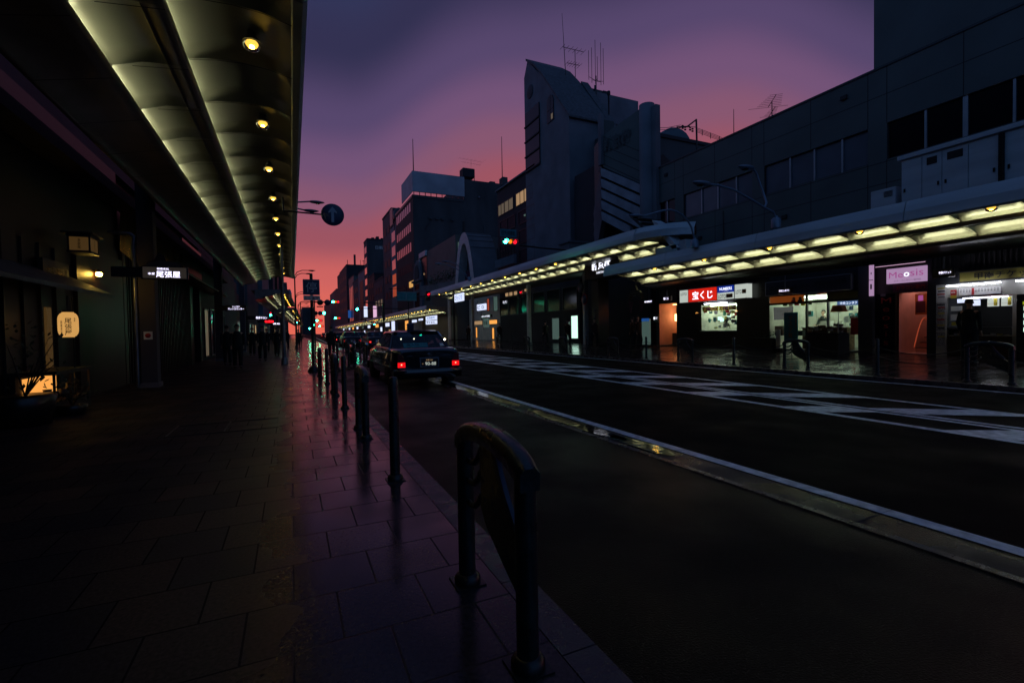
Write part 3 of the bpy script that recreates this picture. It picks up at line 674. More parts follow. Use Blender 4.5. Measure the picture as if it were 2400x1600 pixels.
# round direction sign on a long arm, held by the street lamp post
def lamp_post(label, x, y, z0, H, heads, group='street lamps over the near kerb', col='grey_steel', arrow=None):
    g = E('street_lamp', label, 'street lamp', (x, y, z0), group)
    b = MB(); b.tube([(x,y,z0),(x,y,H)], [.075,.05], col, 12); b.lathe((x,y,z0), [(.13,0),(.13,.25),(.08,.3)], col, 14); b.build('pole', g)
    for path in heads:
        b = MB(); P = [Vector(p) for p in path]; b.tube([tuple(p) for p in P], .032, col, 8); b.build('arm', g)
        e = P[-1]; d = (P[-1]-P[-2]); d.z = 0; d.normalize(); s_ = Vector((-d.y, d.x, 0)); L_ = .62
        b = MB(); rings = []
        for i in range(9):
            t = i/8; r = .135*math.sin(math.pi*min(1, (t*.95+.05)))**.55 if i not in (0, 8) else .03; c = e+d*(t*L_-.05)
            rings.append([tuple(c+s_*(r*math.cos(a))+Vector((0,0,(.055 if math.sin(a) > 0 else .075)*math.sin(a)*r/.135))) for a in [2*math.pi*k/12 for k in range(12)]])
        b.loft(rings, col); h = b.build('lamp_head', g)
        b = MB(); c = e+d*.3-Vector((0,0,.066)); b.lathe(tuple(c), [(0,-.03),(.06,-.022),(.10,.0),(.10,.01)], 'glass_dark', 14); b.build('lens', h)
    return g
lp = lamp_post('slim street lamp with two arms reaching out past the near canopy edge', -.30, 22, 0, 6.3, [[(-.30,22,6.2),(-.1,22,6.55),(.35,22,6.78),(.85,22,6.86)],[(-.30,22.1,6.0),(-.1,22.1,6.35),(.3,22.1,6.55),(.62,22.1,6.50)]])
g = E('direction_sign', 'round blue straight-ahead arrow sign on a long horizontal arm', 'sign', (1.1,14,4.5))
b = MB(); b.tube([(-.12,14.06,4.54),(.9,14.06,4.52)], .022, 'black_metal', 8); b.tube([(-.12,14.06,4.9),(-.12,14.06,4.54)], .022, 'black_metal', 8); b.build('arm', g)
b = MB(); b.lathe((1.105,14.0,4.525), [(0,-.006),(.293,-.006),(.3,0),(.3,.012),(0,.012)], 'blue_plate', 40, ax='y'); b.build('disc', g)
b = MB(); b.prism([(1.105,4.745),(1.215,4.60),(1.215,4.565),(1.14,4.60),(1.14,4.32),(1.07,4.32),(1.07,4.60),(.995,4.565),(.995,4.60)], 'y', 13.985, 13.993, 'lamp_grey'); b.build('arrow', g)
for i, (y, z) in enumerate(((45,6.7),(62,6.2),(78,6.0),(95,6.2),(115,6.0),(140,6.1),(170,6.0))):
    x = .35+bend(y); lamp_post('%s black street lamp receding above the near arcade' % ORD[i+1], x, y, 0, z-.4, [[(x,y,z-.5),(x+.2,y,z-.15),(x+.6,y,z+.02),(x+1.1,y,z+.03)],[(x,y+.4,z-.7),(x+.2,y+.4,z-.35),(x+.55,y+.4,z-.2),(x+.9,y+.4,z-.2)]], col='black_metal')
GF = 'street lamps over the far kerb'
lamp_post('curved two-headed street lamp rising from the far canopy before the white panelled building', 13.05, 9.55, 4.15, 4.5,
   [[(13.05,9.55,4.4),(12.95,9.55,4.6),(12.5,9.55,4.72),(12.1,9.55,4.85),(11.3,9.55,5.08),(10.7,9.55,5.14),(10.35,9.55,5.13)],
    [(12.6,9.6,4.68),(12.85,9.7,4.9),(12.87,9.8,5.15),(12.78,9.9,5.6),(12.66,9.9,5.82),(12.5,9.9,5.93)]], GF, 'lamp_grey')
lamp_post('tall arched street lamp curving over the end of the far canopy', 13.38, 13, 4.15, 4.5,
   [[(13.38,13,4.4),(13.33,13,4.6),(13.22,13,4.9),(13.05,13,5.1),(12.81,13,5.28),(12.5,13,5.39),(12.26,13,5.42),(11.9,13,5.36),(11.62,13,5.27),(11.2,13,5.14),(11.0,13,5.08)]], GF, 'lamp_grey')
lamp_post('pale street lamp arching above the second far canopy by the white arch', 11.9, 33, 4.9, 5.1,
   [[(11.85,33,5.0),(11.4,33,5.5),(10.9,33,5.75),(10.2,33,6.02),(9.9,33,6.06)],[(11.7,33,5.3),(11.3,33,5.75),(10.9,33,6.1),(10.4,33,6.25)]], GF, 'lamp_grey')
g = E('street_lamp', 'dark underside of a street lamp head cut off by the top of the frame', 'street lamp', (-.35,5.95,0), 'street lamps over the near kerb')
b = MB(); b.tube([(.22,5.95,5.35),(.30,5.95,5.55),(.5,5.95,5.62)], .03, 'black_metal', 8); b.build('arm', g)
b = MB(); rings = []
for i in range(11):
    t = i/10; r = .10*math.sin(math.pi*(t*.94+.03))**.6; c = Vector((.50+t*.42, 5.95, 5.62-.33*0-t*.28))
    rings.append([(c.x, c.y+r*math.cos(a), c.z+.6*r*math.sin(a)) for a in [2*math.pi*k/14 for k in range(14)]])
b.loft(rings, 'black_metal'); b.build('lamp_head', g)

# ------------------------------------------------------------------ traffic signals
def signal(label, c, n=3, lit=0, sp=.3, r=.12, arm=None, vertical=False, dim=True, ped=False, sg='traffic signals'):
    g = E('pedestrian_signal' if ped else 'traffic_signal', label, 'traffic light', c, sg)
    x, y, z = c; w = sp*n/2+.06; b = MB()
    if vertical: b.box(x-r-.05, x+r+.05, y, y+.2, z-w, z+w, 'black_metal')
    else: b.box(x-w, x+w, y, y+.18, z-r-.06, z+r+.06, 'grey_steel')
    b.build('housing', g, bevel=.02)
    cols = ('e_red','e_green') if ped else ('e_green','e_amber','e_red')
    for k in range(n):
        o = (k-(n-1)/2)*sp; cx, cz = (x, z-o) if vertical else (x+o, z)
        b = MB(); b.lathe((cx,y,cz), [(r,.0),(r,-.005),(r*.9,-.012),(0,-.018)], cols[k] if (k == lit or dim) else 'glass_dark', 20, ax='y'); ln = b.build('lens', g)
        b = MB(); nn = 12; v = []
        for i in range(nn+1):
            a = math.pi*i/nn; v += [(cx+r*1.1*math.cos(a), y, cz+r*1.1*math.sin(a)), (cx+r*1.05*math.cos(a), y-.22, cz+r*1.05*math.sin(a)-.02)]
        b.add(v, [(2*i, 2*i+1, 2*i+3, 2*i+2) for i in range(nn)], 'black_metal'); b.build('visor', ln)
    if arm:
        b = MB(); b.tube(arm, .05, 'black_metal', 8); b.build('mast_arm', g)
    return g
signal('large horizontal traffic signal glowing green, amber and red before the dark building', (11.3,24.5,6.25), sp=.29, r=.125,
       arm=[(11.9,24.6,6.1),(13.3,24.6,6.02),(16.5,24.6,5.95)])
g = E('name_plate', 'dim blue hanging street name plate above the large traffic signal', 'sign', (11.1,24.6,6.75))
b = MB(); b.box(10.75, 11.75, 24.6, 24.64, 6.52, 6.95, 'banner_teal'); b.build('plate', g); txt('四条河原町', .85, (11.25,24.59,6.73), 'S', 'ink', g, h=.25, bold=.02)
def at2(x, y, z): return (x+0., y, z)
signal('three-lamp traffic signal in the middle distance left of the far buildings', (4.80,60,4.95), sp=.29, r=.13, arm=[(4.2,60.1,4.95),(1.2,60.1,4.95),(1.0,60.1,4.9),(1.0,60.1,0)])
signal('single green traffic signal shining high above the road', (7.23,60,4.1), n=1, lit=0, r=.14, sp=.3, arm=[(7.3,60.2,4.2),(13.5,60.2,4.15)])
signal('green traffic signal beside the two dark round signs', (3.52,60,3.62), n=1, r=.14, sp=.3)
signal('small green and red traffic signal under the far buildings', (6.45,78,3.55), n=3, r=.13, sp=.3)
signal('small green and red traffic signal left of centre in the distance', (3.9,80,3.25), n=3, r=.13, sp=.3)
signal('tiny traffic signal just above the distant traffic', (4.2,100,2.9), n=3, r=.14, sp=.3)
signal('tiny low traffic signal beside the sign pole', (3.45,100,2.2), n=3, r=.14, sp=.3)
signal('tiny traffic signal farthest down the street', (6.3,120,2.9), n=3, r=.16, sp=.35)
for i, (c, lit) in enumerate((((11.75,24.2,3.30),0),((6.46,24.2,3.1),0),((-1.6,46,3.0),1),((9.2,60,2.35),1),((.6,62,2.7),1))):
    signal(('pedestrian signal showing a red figure before the dark shop front','pedestrian signal glowing red left of the second far canopy','pedestrian signal with red and green figures under the far near-side arcade','pedestrian signal above the taxi roof','small pedestrian signal deep in the near arcade')[i], c, n=2, lit=lit, sp=.2, r=.07, vertical=True, dim=(lit == 1), ped=True, sg='pedestrian signals')
for i, (x, y, z, r) in enumerate(((1.24,24,2.72,.135),(1.56,24,2.72,.135),(1.72,40,2.83,.165),(2.05,40,2.83,.165))):
    g = E('round_sign', 'dark round road sign %s' % ('next to the sign pole','second from the sign pole','lower and further by the sign pole','lower, nearest the green signal')[i], 'sign', (x,y,z), 'round road signs seen dark against the sky')
    b = MB(); b.lathe((x,y,z), [(0,-.004),(r,-.004),(r,.01),(0,.01)], 'blue_plate' if i % 2 else 'stone_black', 28, ax='y'); b.build('disc', g)
    b = MB(); b.tube([(x-.25,y+.02,z),(x+.2,y+.02,z)], .015, 'black_metal', 6)
    if i % 2 == 0: b.box(x-.15, x+.13, y, y+.02, z-r-.09, z-r-.04, 'black_metal'); b.tube([(x-.25,y+.03,z+.1),(x-.25,y+.03,0)], .03, 'black_metal', 8)
    b.build('bracket', g)
g = E('road_direction_board', 'large dark blue-grey overhead direction board above the middle of the road', 'sign', (9.2,42,5))
b = MB(); b.box(8.42, 10.15, 42, 42.06, 3.98, 4.78, 'banner_teal'); b.build('board', g, bevel=.02)
b = MB(); b.box(8.45, 10.12, 41.99, 41.999, 4.02, 4.04, 'alu'); b.box(8.45, 10.12, 41.99, 41.999, 4.72, 4.74, 'alu'); b.box(9.2, 9.24, 41.99, 41.999, 4.1, 4.65, 'alu'); b.build('border', g)
b = MB(); b.tube([(8.3,42.1,4.3),(12.0,42.1,4.45),(13.6,42.1,4.6)], .06, 'black_metal', 8); b.tube([(13.6,42.1,5.1),(13.6,42.1,0)], .09, 'black_metal', 10); b.build('mast', g)
g = E('road_pole', 'slim dark pole rising beside the middle lanes in the distance', 'pole', (9,52,0))
b = MB(); b.tube([(8.95,52,-.1),(8.95,52,4.4)], .09, 'black_metal', 10); b.tube([(8.95,52,4.3),(6.9,52,4.4)], .05, 'black_metal', 8); b.build('shaft', g)
b = MB(); b.box(8.8, 9.1, 51.9, 52.1, 2.6, 3.4, 'stone_black'); b.build('control_box', g)

# ------------------------------------------------------------------ cars
def interp(K, t):
    for (a, va), (c, vc) in zip(K, K[1:]):
        if t <= c: u = (t-a)/(c-a) if c > a else 0; return va+(vc-va)*u
    return K[-1][1]
def make_car(paint, label, taxi=False, group=None, lights='tail'):
    g = E('parked_taxi' if taxi else 'car', label, 'taxi' if taxi else 'car', (0,0,0), group); Lc = 4.68
    W = [(0,.74),(.06,.80),(.3,.845),(1.2,.855),(3.4,.855),(4.2,.84),(4.55,.79),(4.68,.70)]
    T = [(0,.90),(.05,.955),(.25,.985),(1.05,1.0),(1.25,.98),(3.2,.98),(3.35,.975),(4.2,.90),(4.6,.83),(4.68,.74)]
    Bm = [(0,.30),(.5,.23),(4.0,.23),(4.68,.28)]
    rings = []; ys_ = [0,.05,.15,.3,.55,.8,1.05,1.3,1.8,2.4,3.0,3.3,3.6,3.9,4.2,4.4,4.55,4.63,4.68]
    def half(y):
        w, zt, zb = interp(W, y), interp(T, y), interp(Bm, y); cr = .02
        return [(w*.90, zb),(w*.985, zb+.06),(w*1.0, .52),(w*.995, .62),(w*.975, zt-.12),(w*.93, zt-.035),(w*.82, zt),(w*.4, zt+cr)]
    def ring(y): h = half(y); return [(x, y, z) for x, z in h]+[(-x, y, z) for x, z in h[::-1]]
    b = MB(); b.loft([ring(y) for y in ys_], paint)
    # dark wheel openings
    for yw in (.95+.02, 3.72):
        for s in (-1, 1): b.lathe((s*.845, yw, .30), [(0,.014*s),(.345,.012*s),(.355,-.02*s),(.355,-.2*s)], 'rubber', 26, ax='x')
    b.build('body', g)
    b = MB()
    for s in (-1, 1): b.box(s*.853, s*.862, .5, 4.2, .50, .535, 'chrome' if taxi else 'rubber')
    b.build('side_moulding', g)
    # roof shell and pillars
    zb, zr = .975, 1.43
    gy = lambda base, roof, t: base+(roof-base)*t
    RB = dict(rb=.93, rt=1.42, fb=3.42, ft=2.72)
    wb, wr = .80, .615
    b = MB(); n = 8
    rings = []
    for i in range(n+1):
        t = i/n; y = RB['rt']-.10+(RB['ft']-RB['rt']+.2)*t; ed = (1-abs(2*t-1)**4); z = zr-.03+.045*ed; w = wr+.02
        rings.append([(-w,y,z-.05),(-w*.97,y,z-.01),(-w*.6,y,z+.022),(0,y,z+.032),(w*.6,y,z+.022),(w*.97,y,z-.01),(w,y,z-.05)])
    v = [p for r in rings for p in r]; m_ = 7
    b.add(v, [(i*m_+k, i*m_+k+1, (i+1)*m_+k+1, (i+1)*m_+k) for i in range(n) for k in range(m_-1)], paint, True)
    b.build('roof', g)
    b = MB()
    def pillar(y0, y1, wd0=.07, wd1=.06):
        for s in (-1, 1):
            b.add([(s*wb,y0-wd0,zb-.02),(s*wb,y0+wd0,zb-.02),(s*wr,y1+wd1,zr-.02),(s*wr,y1-wd1,zr-.02),(s*(wb-.05),y0-wd0,zb-.02),(s*(wb-.05),y0+wd0,zb-.02),(s*(wr-.05),y1+wd1,zr-.02),(s*(wr-.05),y1-wd1,zr-.02)],
                  [(0,1,2,3),(7,6,5,4),(0,3,7,4),(1,5,6,2)], paint)
    pillar(1.02, 1.47, .13, .09); pillar(2.17, 2.1, .045, .04); pillar(3.32, 2.70, .04, .04)
    for s in (-1, 1): b.tube([(s*wb,.93,zb),(s*wb,3.4,zb)], .018, 'chrome' if taxi else paint, 6)
    b.build('pillars', g)
    b = MB(); b.quad((-wb+.06,.90,zb-.0),(wb-.06,.90,zb),(wr-.03,1.40,zr-.015),(-wr+.03,1.40,zr-.015), 'car_glass'); rw = b.build('rear_window', g)
    b = MB()
    for (p, q) in (((-wb+.06,.90,zb),(-wr+.03,1.40,zr-.015)),((wb-.06,.90,zb),(wr-.03,1.40,zr-.015)),((-wb+.06,.90,zb),(wb-.06,.90,zb)),((-wr+.03,1.40,zr-.01),(wr-.03,1.40,zr-.01))): b.tube([p, q], .016, 'rubber', 6)
    b.build('seal', rw)
    b = MB(); b.quad((-wb+.06,3.44,zb),(wb-.06,3.44,zb),(wr-.03,2.74,zr-.015),(-wr+.03,2.74,zr-.015), 'car_glass'); b.build('windscreen', g)
    for s in (-1, 1):
        for (ya, yb, yc, yd) in ((1.15,2.12,2.06,1.56),(2.22,3.27,2.66,2.14)):
            b = MB(); b.quad((s*(wb-.005),ya,zb),(s*(wb-.005),yb,zb),(s*(wr-.005),yc,zr-.03),(s*(wr-.005),yd,zr-.03), 'car_glass'); b.build('side_window', g)
        b = MB(); b.lathe((s*.93,4.0 if taxi else 3.25,1.02), [(0,-.03),(.05,-.028),(.07,0),(.05,.04),(0,.05)], 'chrome' if taxi else paint, 12, ax='y'); b.tube([(s*.93,4.0 if taxi else 3.25,1.02),(s*.80,3.9 if taxi else 3.22,.90)], .012, 'black_metal', 6); b.build('mirror', g)
    b = MB()
    for s in (-1, 1):
        b.box(s*.12, s*.56, 2.35, 2.5, .5, 1.12, 'coat_dark'); b.lathe((s*.34,2.38,1.12), [(0,0),(.11,0),(.13,.09),(.10,.17),(0,.18)], 'coat_dark', 12)
    b.box(-.6, .6, 1.25, 1.4, .5, 1.02, 'coat_dark'); b.build('seats', g)
    # tail lamps
    for s in (-1, 1):
        b = MB(); b.prism([(s*.555,.50),(s*.775,.50),(s*.765,.84),(s*.66,.86),(s*.60,.70)], 'y', -.012, .05, 'lens_red') if s > 0 else b.prism([(s*.555,.50),(s*.60,.70),(s*.66,.86),(s*.765,.84),(s*.775,.50)], 'y', -.012, .05, 'lens_red')
        tl = b.build('tail_light', g, bevel=.006)
        if lights == 'tail':
            b = MB(); b.box(s*.585, s*.765, -.018, -.0125, .515, .64, 'e_tail'); b.build('lit_lens', tl)
            b = MB(); b.lathe((s*.675,-.019,.585), [(0,-.004),(.018,0),(0,.002)], 'e_tail_core', 12, ax='y'); b.box(s*.60, s*.75, -.021, -.018, .605, .612, 'lens_red'); b.box(s*.60, s*.75, -.021, -.018, .553, .562, 'lens_red'); b.build('bulb', tl)
    if lights == 'head':
        for s in (-1, 1):
            b = MB(); b.box(s*.48, s*.76, 4.66, 4.695, .60, .74, 'alu'); hl = b.build('headlight', g)
            b = MB(); b.lathe((s*.62,4.698,.67), [(0,.006),(.07,.0),(.07,-.01)], 'e_head', 14, ax='y'); b.build('bulb', hl)
        b = MB(); b.box(-.45, .45, 4.67, 4.69, .56, .72, 'rubber'); b.build('grille', g)
    # bumpers
    for (y0, sgn, nm) in ((0, -1, 'rear_bumper'), (Lc, 1, 'front_bumper')):
        b = MB(); rings = []
        for i in range(15):
            t = -1+2*i/14; x = t*.855; cy = y0+sgn*(.085-.16*abs(t)**5); d = .09
            rings.append([(x,cy,.22),(x,cy,.42),(x,cy-sgn*.02,.455),(x,cy-sgn*d-.0,.46),(x,cy-sgn*d,.22)])
        b.loft(rings, paint, True); b.build(nm, g)
    # licence plate
    b = MB(); x0, x1, z0, z1 = -.21, .21, .52, .72
    b.box(x0, x1, -.03, -.015, z0, z1, 'stone_black' if taxi else 'paper'); pl = b.build('licence_plate', g)
    b = MB()
    for (a, c, d, e) in ((x0-.03,x1+.03,z1,z1+.035),(x0-.03,x0,z0,z1),(x1,x1+.03,z0,z1),(x0-.03,x1+.03,z0-.02,z0)): b.box(a, c, -.05, -.012, d, e, 'chrome')
    b.build('plate_frame', pl)
    if taxi:
        txt('90-88', .27, (.03,-.0315,.59), 'S', 'e_sign_white', pl, h=.085, bold=.0); txt('京都 500', .17, (.0,-.0315,.685), 'S', 'e_win_warm', pl, h=.038, bold=.01); txt('あ', .03, (-.165,-.0315,.59), 'S', 'e_win_warm', pl, h=.03)  # plate characters glow by their material for contrast, though no lamp
        b = MB(); b.lathe((0,.0,.80), [(.055,-.01),(.062,-.018),(.055,-.022)], 'chrome', 18, ax='y'); b.lathe((0,-.012,.80), [(.022,-.01),(.028,-.014),(.022,-.017)], 'chrome', 14, ax='y'); b.build('emblem', g)
        txt('TAXI', .12, (-.48,-.014,.80), 'S', 'chrome', g, h=.028, bold=.02); txt('COMFORT', .26, (.42,-.014,.80), 'S', 'chrome', g, h=.028, bold=.02)
        # window banner behind the rear glass
        G_ = ((1,0,0),(0,.74,.672),(0,-.672,.74))
        b = MB(); P = lambda x, t: (x, .90+.50*t-.010, zb+(zr-zb)*t+.010); b.quad(P(-.42,.06), P(.22,.06), P(.22,.27), P(-.42,.27), 'banner_teal'); wb_ = b.build('window_banner', g)
        txt('毎大阪', .34, (-.17,.974,1.059), G_, 'ink', wb_, h=.085, bold=.02); txt('タクシー受付中', .19, (.11,.974,1.06), G_, 'ink', wb_, h=.03)
        b = MB(); b.quad(P(.55,.06), P(.66,.06), P(.64,.22), P(.55,.22), 'paper'); b.build('window_sticker', g)
        b = MB(); b.box(-.09, .09, 2.0, 2.1, 1.465, 1.50, 'black_metal'); b.lathe((0,2.05,1.59), [(0,-.03),(.05,-.04),(.05,.04),(0,.03)], 'stone_black', 12, ax='y')
        for a in range(4):
            t = math.pi/4+a*math.pi/2; b.lathe((.055*math.cos(t),2.05,1.585+.055*math.sin(t)), [(0,-.04),(.052,-.035),(.058,0),(.052,.035),(0,.04)], 'blue_plate', 14, ax='y')
        b.build('roof_lamp', g)
    for yw in (.97, 3.72):
        for s in (-1, 1):
            b = MB(); b.lathe((s*.75,yw,.30), [(.19,-.09*1),(.29,-.095),(.31,-.07),(.312,0),(.31,.07),(.29,.095),(.19,.09)], 'rubber', 28, ax='x'); wl = b.build('wheel', g)
            b = MB(); b.lathe((s*.75,yw,.30), [(.19,s*.088),(.175,s*.07),(.06,s*.075),(.05,s*.095),(0,s*.1)], 'chrome', 20, ax='x'); b.build('rim', wl)
    return g
taxi = make_car('car_black', 'black taxi seen from behind with lit tail lights, parked in the bay', True)
taxi.location = (3.13, 11.8, -.1); taxi.scale = (1.03,1,.97)
PH_ = 'traffic in the lanes'
ca = make_car('car_silver', 'grey car with red tail lights, nearest in the left lanes', False, PH_, 'tail'); ca.location = (6.6, 41, -.1)
cb = make_car('car_white', 'pale car with glowing headlights coming closest in the far lane', False, PH_, 'head'); cb.location = (11.2, 44, -.1); cb.rotation_euler.z = math.pi
k = 0
for (x, y) in ((5.3,48),(6.8,54),(5.4,61),(6.9,68),(5.6,78),(7.0,88),(5.8,102),(7.2,120),(6.,142),(7.6,166)):
    k += 1; copy_tree(ca, None, (x+bend(y), y, -.1), 0, 'car with red tail lights, %s behind the nearest one' % ORD[min(k-1,8)] if k < 9 else ('far car with red tail lights near the end of the queue' if k == 9 else 'farthest car with red tail lights on the road'))
k = 0
for (x, y) in ((10.2,51),(11.2,57),(10.2,65),(10.2,71),(11.3,84),(10.2,100),(11.2,124),(10.4,150)):
    k += 1; copy_tree(cb, None, (x+bend(y), y, -.1), math.pi, 'oncoming car with headlights on, %s behind the closest' % ORD[min(k-1,9)])
g = E('parked_motorcycle', 'small dark motorcycle with a headlamp left of the taxi front', 'motorcycle', (1.75,21.2,-.1))
b = MB()
for y in (20.7, 21.95): b.lathe((2.35,y,.2), [(.22,-.05),(.30,-.045),(.31,0),(.30,.045),(.22,.05)], 'rubber', 20, ax='x')
b.build('wheels', g)
b = MB(); b.tube([(2.35,20.7,.2),(2.35,20.85,.75),(2.35,20.95,.95)], .03, 'grey_steel', 8); b.tube([(2.05,20.95,.98),(2.65,20.95,.98)], .018, 'black_metal', 8)
b.loft([[(2.35+.12*w*math.cos(a), y, z+.13*w*math.sin(a)) for a in [2*math.pi*i/10 for i in range(10)]] for (y, z, w) in ((20.95,.62,.5),(21.1,.62,1.1),(21.35,.58,1.),(21.6,.6,1.),(21.95,.66,.8),(22.2,.68,.3))], 'car_black'); b.build('frame', g)
b = MB(); b.lathe((2.35,20.78,.82), [(0,-.03),(.06,-.02),(.08,.03),(.05,.08),(0,.09)], 'chrome', 14, ax='y'); b.build('headlamp', g)

# ------------------------------------------------------------------ people
def person(label, pose='stand', h=1.68, cloth='coat_dark', group=None, hairstyle='short', lean=0.):
    g = E('person', label, 'person', (0,0,0), group); k = h/1.72
    J = []; Ed = []
    def j(p, r, par=None):
        J.append((tuple(c*k for c in p), r*k)); 
        if par is not None: Ed.append((par, len(J)-1))
        return len(J)-1
    pel = j((0,0,.95), .125); sp1 = j((0,-.01,1.10), .115, pel); ch = j((0,0,1.28), .135, sp1); nk0 = j((0,.01,1.44), .075, ch); nk = j((0,0,1.51), .05, nk0); 
    hd = j((0,-.015,1.57), .065, nk); hd2 = j((0,-.01,1.64), .082, hd); j((0,.0,1.71), .06, hd2)
    st = .0 if pose == 'stand' else .16
    for s in (-1, 1):
        hp = j((s*.095,0,.90), .092, pel); kn = j((s*.10,-s*st*.9-.01,.50), .058, hp); an = j((s*.10,-s*st*.8+(.05 if s*st > 0 else .02),.09), .04, kn); ft = j((s*.105,-s*st*.8-.08,.045), .038, an); j((s*.11,-s*st*.8-.17,.035), .028, ft)
        sh = j((s*.17,.0,1.39), .062, ch)
        if pose == 'desk': el = j((s*.22,-.06,1.12), .042, sh); wr = j((s*.14,-.27,1.05), .028, el)
        else: el = j((s*.225,.03+s*st*.3,1.12), .042, sh); wr = j((s*.215,-.05+s*st*.7,.88), .028, el)
        d = Vector((0,-.08 if pose == 'desk' else -.02,-.07 if pose != 'desk' else -.01)); w = Vector(J[wr][0])/k; pm = j(tuple(w+d*.7), .026, wr)
        for f_ in range(4): q = w+d*.7; a = j(tuple(q+Vector(((f_-1.5)*.014,0,0))+d*.55), .0085, pm); j(tuple(q+Vector(((f_-1.5)*.016,-.01,0))+d*(1.0+.1*(f_ in (1, 2)))), .007, a)
        tq = j(tuple(w+d*.5+Vector((-s*.03,-.02,0))), .010, pm); j(tuple(w+d*.95+Vector((-s*.04,-.03,0))), .008, tq)
    me = bpy.data.meshes.new('body'); me.from_pydata([p for p, r in J], Ed, []); o = bpy.data.objects.new('body', me); COL.objects.link(o); o.parent = g
    sk = o.modifiers.new('skin', 'SKIN'); me.skin_vertices.new() if not me.skin_vertices else None
    for i, (p, r) in enumerate(J): me.skin_vertices[0].data[i].radius = (r, r*.86)
    me.skin_vertices[0].data[0].use_root = True
    o.modifiers.new('sub', 'SUBSURF').levels = 2; o.modifiers['sub'].render_levels = 2; me.materials.append(M['skin'])
    # clothes: coat, trousers, shoes following the body
    b = MB(); rings = []
    for (z, rx, ry) in ((.80,.17,.13),(.95,.165,.125),(1.08,.15,.115),(1.24,.165,.12),(1.36,.18,.112),(1.42,.13,.09),(1.47,.07,.07)):
        rings.append([(k*rx*math.cos(a), k*ry*math.sin(a), k*z) for a in [2*math.pi*i/18 for i in range(18)]])
    b.loft(rings, cloth)
    for s in (-1, 1):
        sh, el, wr = (Vector((s*.175,0,1.385)), Vector((s*.225,.03+s*st*.3,1.12)), Vector((s*.215,-.05+s*st*.7,.90)))
        if pose == 'desk': el, wr = Vector((s*.22,-.06,1.12)), Vector((s*.14,-.25,1.055))
        b.tube([tuple(p*k) for p in (sh, el, wr)], [.060*k,.050*k,.038*k], cloth, 10)
    b.build('coat', g)
    b = MB()
    for s in (-1, 1): b.tube([tuple(k*Vector(p)) for p in ((s*.09,0,.92),(s*.10,-s*st*.9-.01,.50),(s*.10,-s*st*.8+(.05 if s*st > 0 else .02),.10))], [.108*k,.08*k,.062*k], 'coat_dark', 12)
    b.build('trousers', g)
    for s in (-1, 1):
        b = MB(); y = -s*st*.8; b.loft([[(k*(s*.105+.045*w*math.cos(a)), k*(y+yy), k*max(.0,.045+.045*hh*math.sin(a))) for a in [2*math.pi*i/10 for i in range(10)]] for (yy, w, hh) in ((.08,.6,.8),(.02,1,1.2),(-.08,1.05,.9),(-.16,.9,.6),(-.2,.4,.3))], 'ink'); b.build('shoe', g)
    b = MB()
    def hair(u, v):
        th = u*math.pi*(.62 if hairstyle == 'short' else .8); ph = v*2*math.pi; front = math.sin(ph) < -.25 and th > .9
        r = .100 if not front else .072
        return (k*(r*.92*math.sin(th)*math.cos(ph)), k*(.012+r*1.12*math.sin(th)*math.sin(ph)), k*(1.655+.098*math.cos(th)))
    b.grid(hair, 10, 20, 'hair'); b.build('hair', g)
    b = MB()   # face: nose, eyes, mouth, ears
    b.add([tuple(k*Vector(p)) for p in ((-.012,-.083,1.615),(.012,-.083,1.615),(0,-.108,1.612),(0,-.082,1.645))], [(0,1,2),(1,3,2),(3,0,2)], 'skin')
    for s in (-1, 1):
        b.lathe((k*s*.03,-.083*k,1.647*k), [(0,-.008),(.009,-.004),(.011,0)], 'ink', 8, ax='y'); b.lathe((k*s*.084,-.005*k,1.63*k), [(0,s*.012),(.02,s*.006),(.024,0)], 'skin', 8, ax='x')
    b.box(-.02*k, .02*k, -.086*k, -.078*k, 1.588*k, 1.594*k, 'cloth_purple'); b.build('face', g)
    return g
p1 = person('person standing dark against the traffic beyond the rails to the right of the sign pole', h=1.62); p1.location = (1.86, 26.4, 0); p1.rotation_euler.z = math.pi*.95
p2 = person('person in a dark coat facing the ticket shop window across the road', h=1.70, cloth='coat_dark'); p2.location = (16.2, 6.35, .17); p2.rotation_euler.z = math.pi/2*1.0
p3 = person('person in a dark suit behind the counter of the contact lens shop', 'desk', h=1.60, hairstyle='long'); p3.location = (20.1, 12.6, .27); p3.rotation_euler.z = -math.pi/2-.3
pw = person('x', 'walk', h=1.66, cloth='coat_dark', group='pedestrians under the near arcade'); first = True
for i, (x, y, rz) in enumerate(((-1.9,21,.1),(-2.5,23.5,3.2),(-1.3,26,.2),(-.8,31,3.0),(-2.2,33,.1),(-1.6,38,3.1),(-.4,43,.2),(.6,52,3.1))):
    lb = '%s dark pedestrian walking under the near arcade' % ORD[i]
    if first: pw.location = (x, y, 0); pw.rotation_euler.z = rz; pw['label'] = lb; first = False
    else: copy_tree(pw, None, (x, y, 0), rz, lb)
pf = person('x', 'walk', h=1.68, cloth='coat_brown', group='pedestrians on the far pavement'); first = True
for i, (x, y, rz) in enumerate(((16.2,19.6,0),(16.9,20.9,3.1),(15.6,22.6,.1),(17.2,23.9,3.2),(15.9,26,0),(16.5,30,3.1),(15.5,36,0),(16,45,3.1))):
    lb = '%s dark pedestrian on the far pavement counting from the lottery booth' % ORD[i]
    if first: pf.location = (x, y, .17); pf.rotation_euler.z = rz; pf['label'] = lb; first = False
    else: copy_tree(pf, None, (x, y, .16), rz, lb)

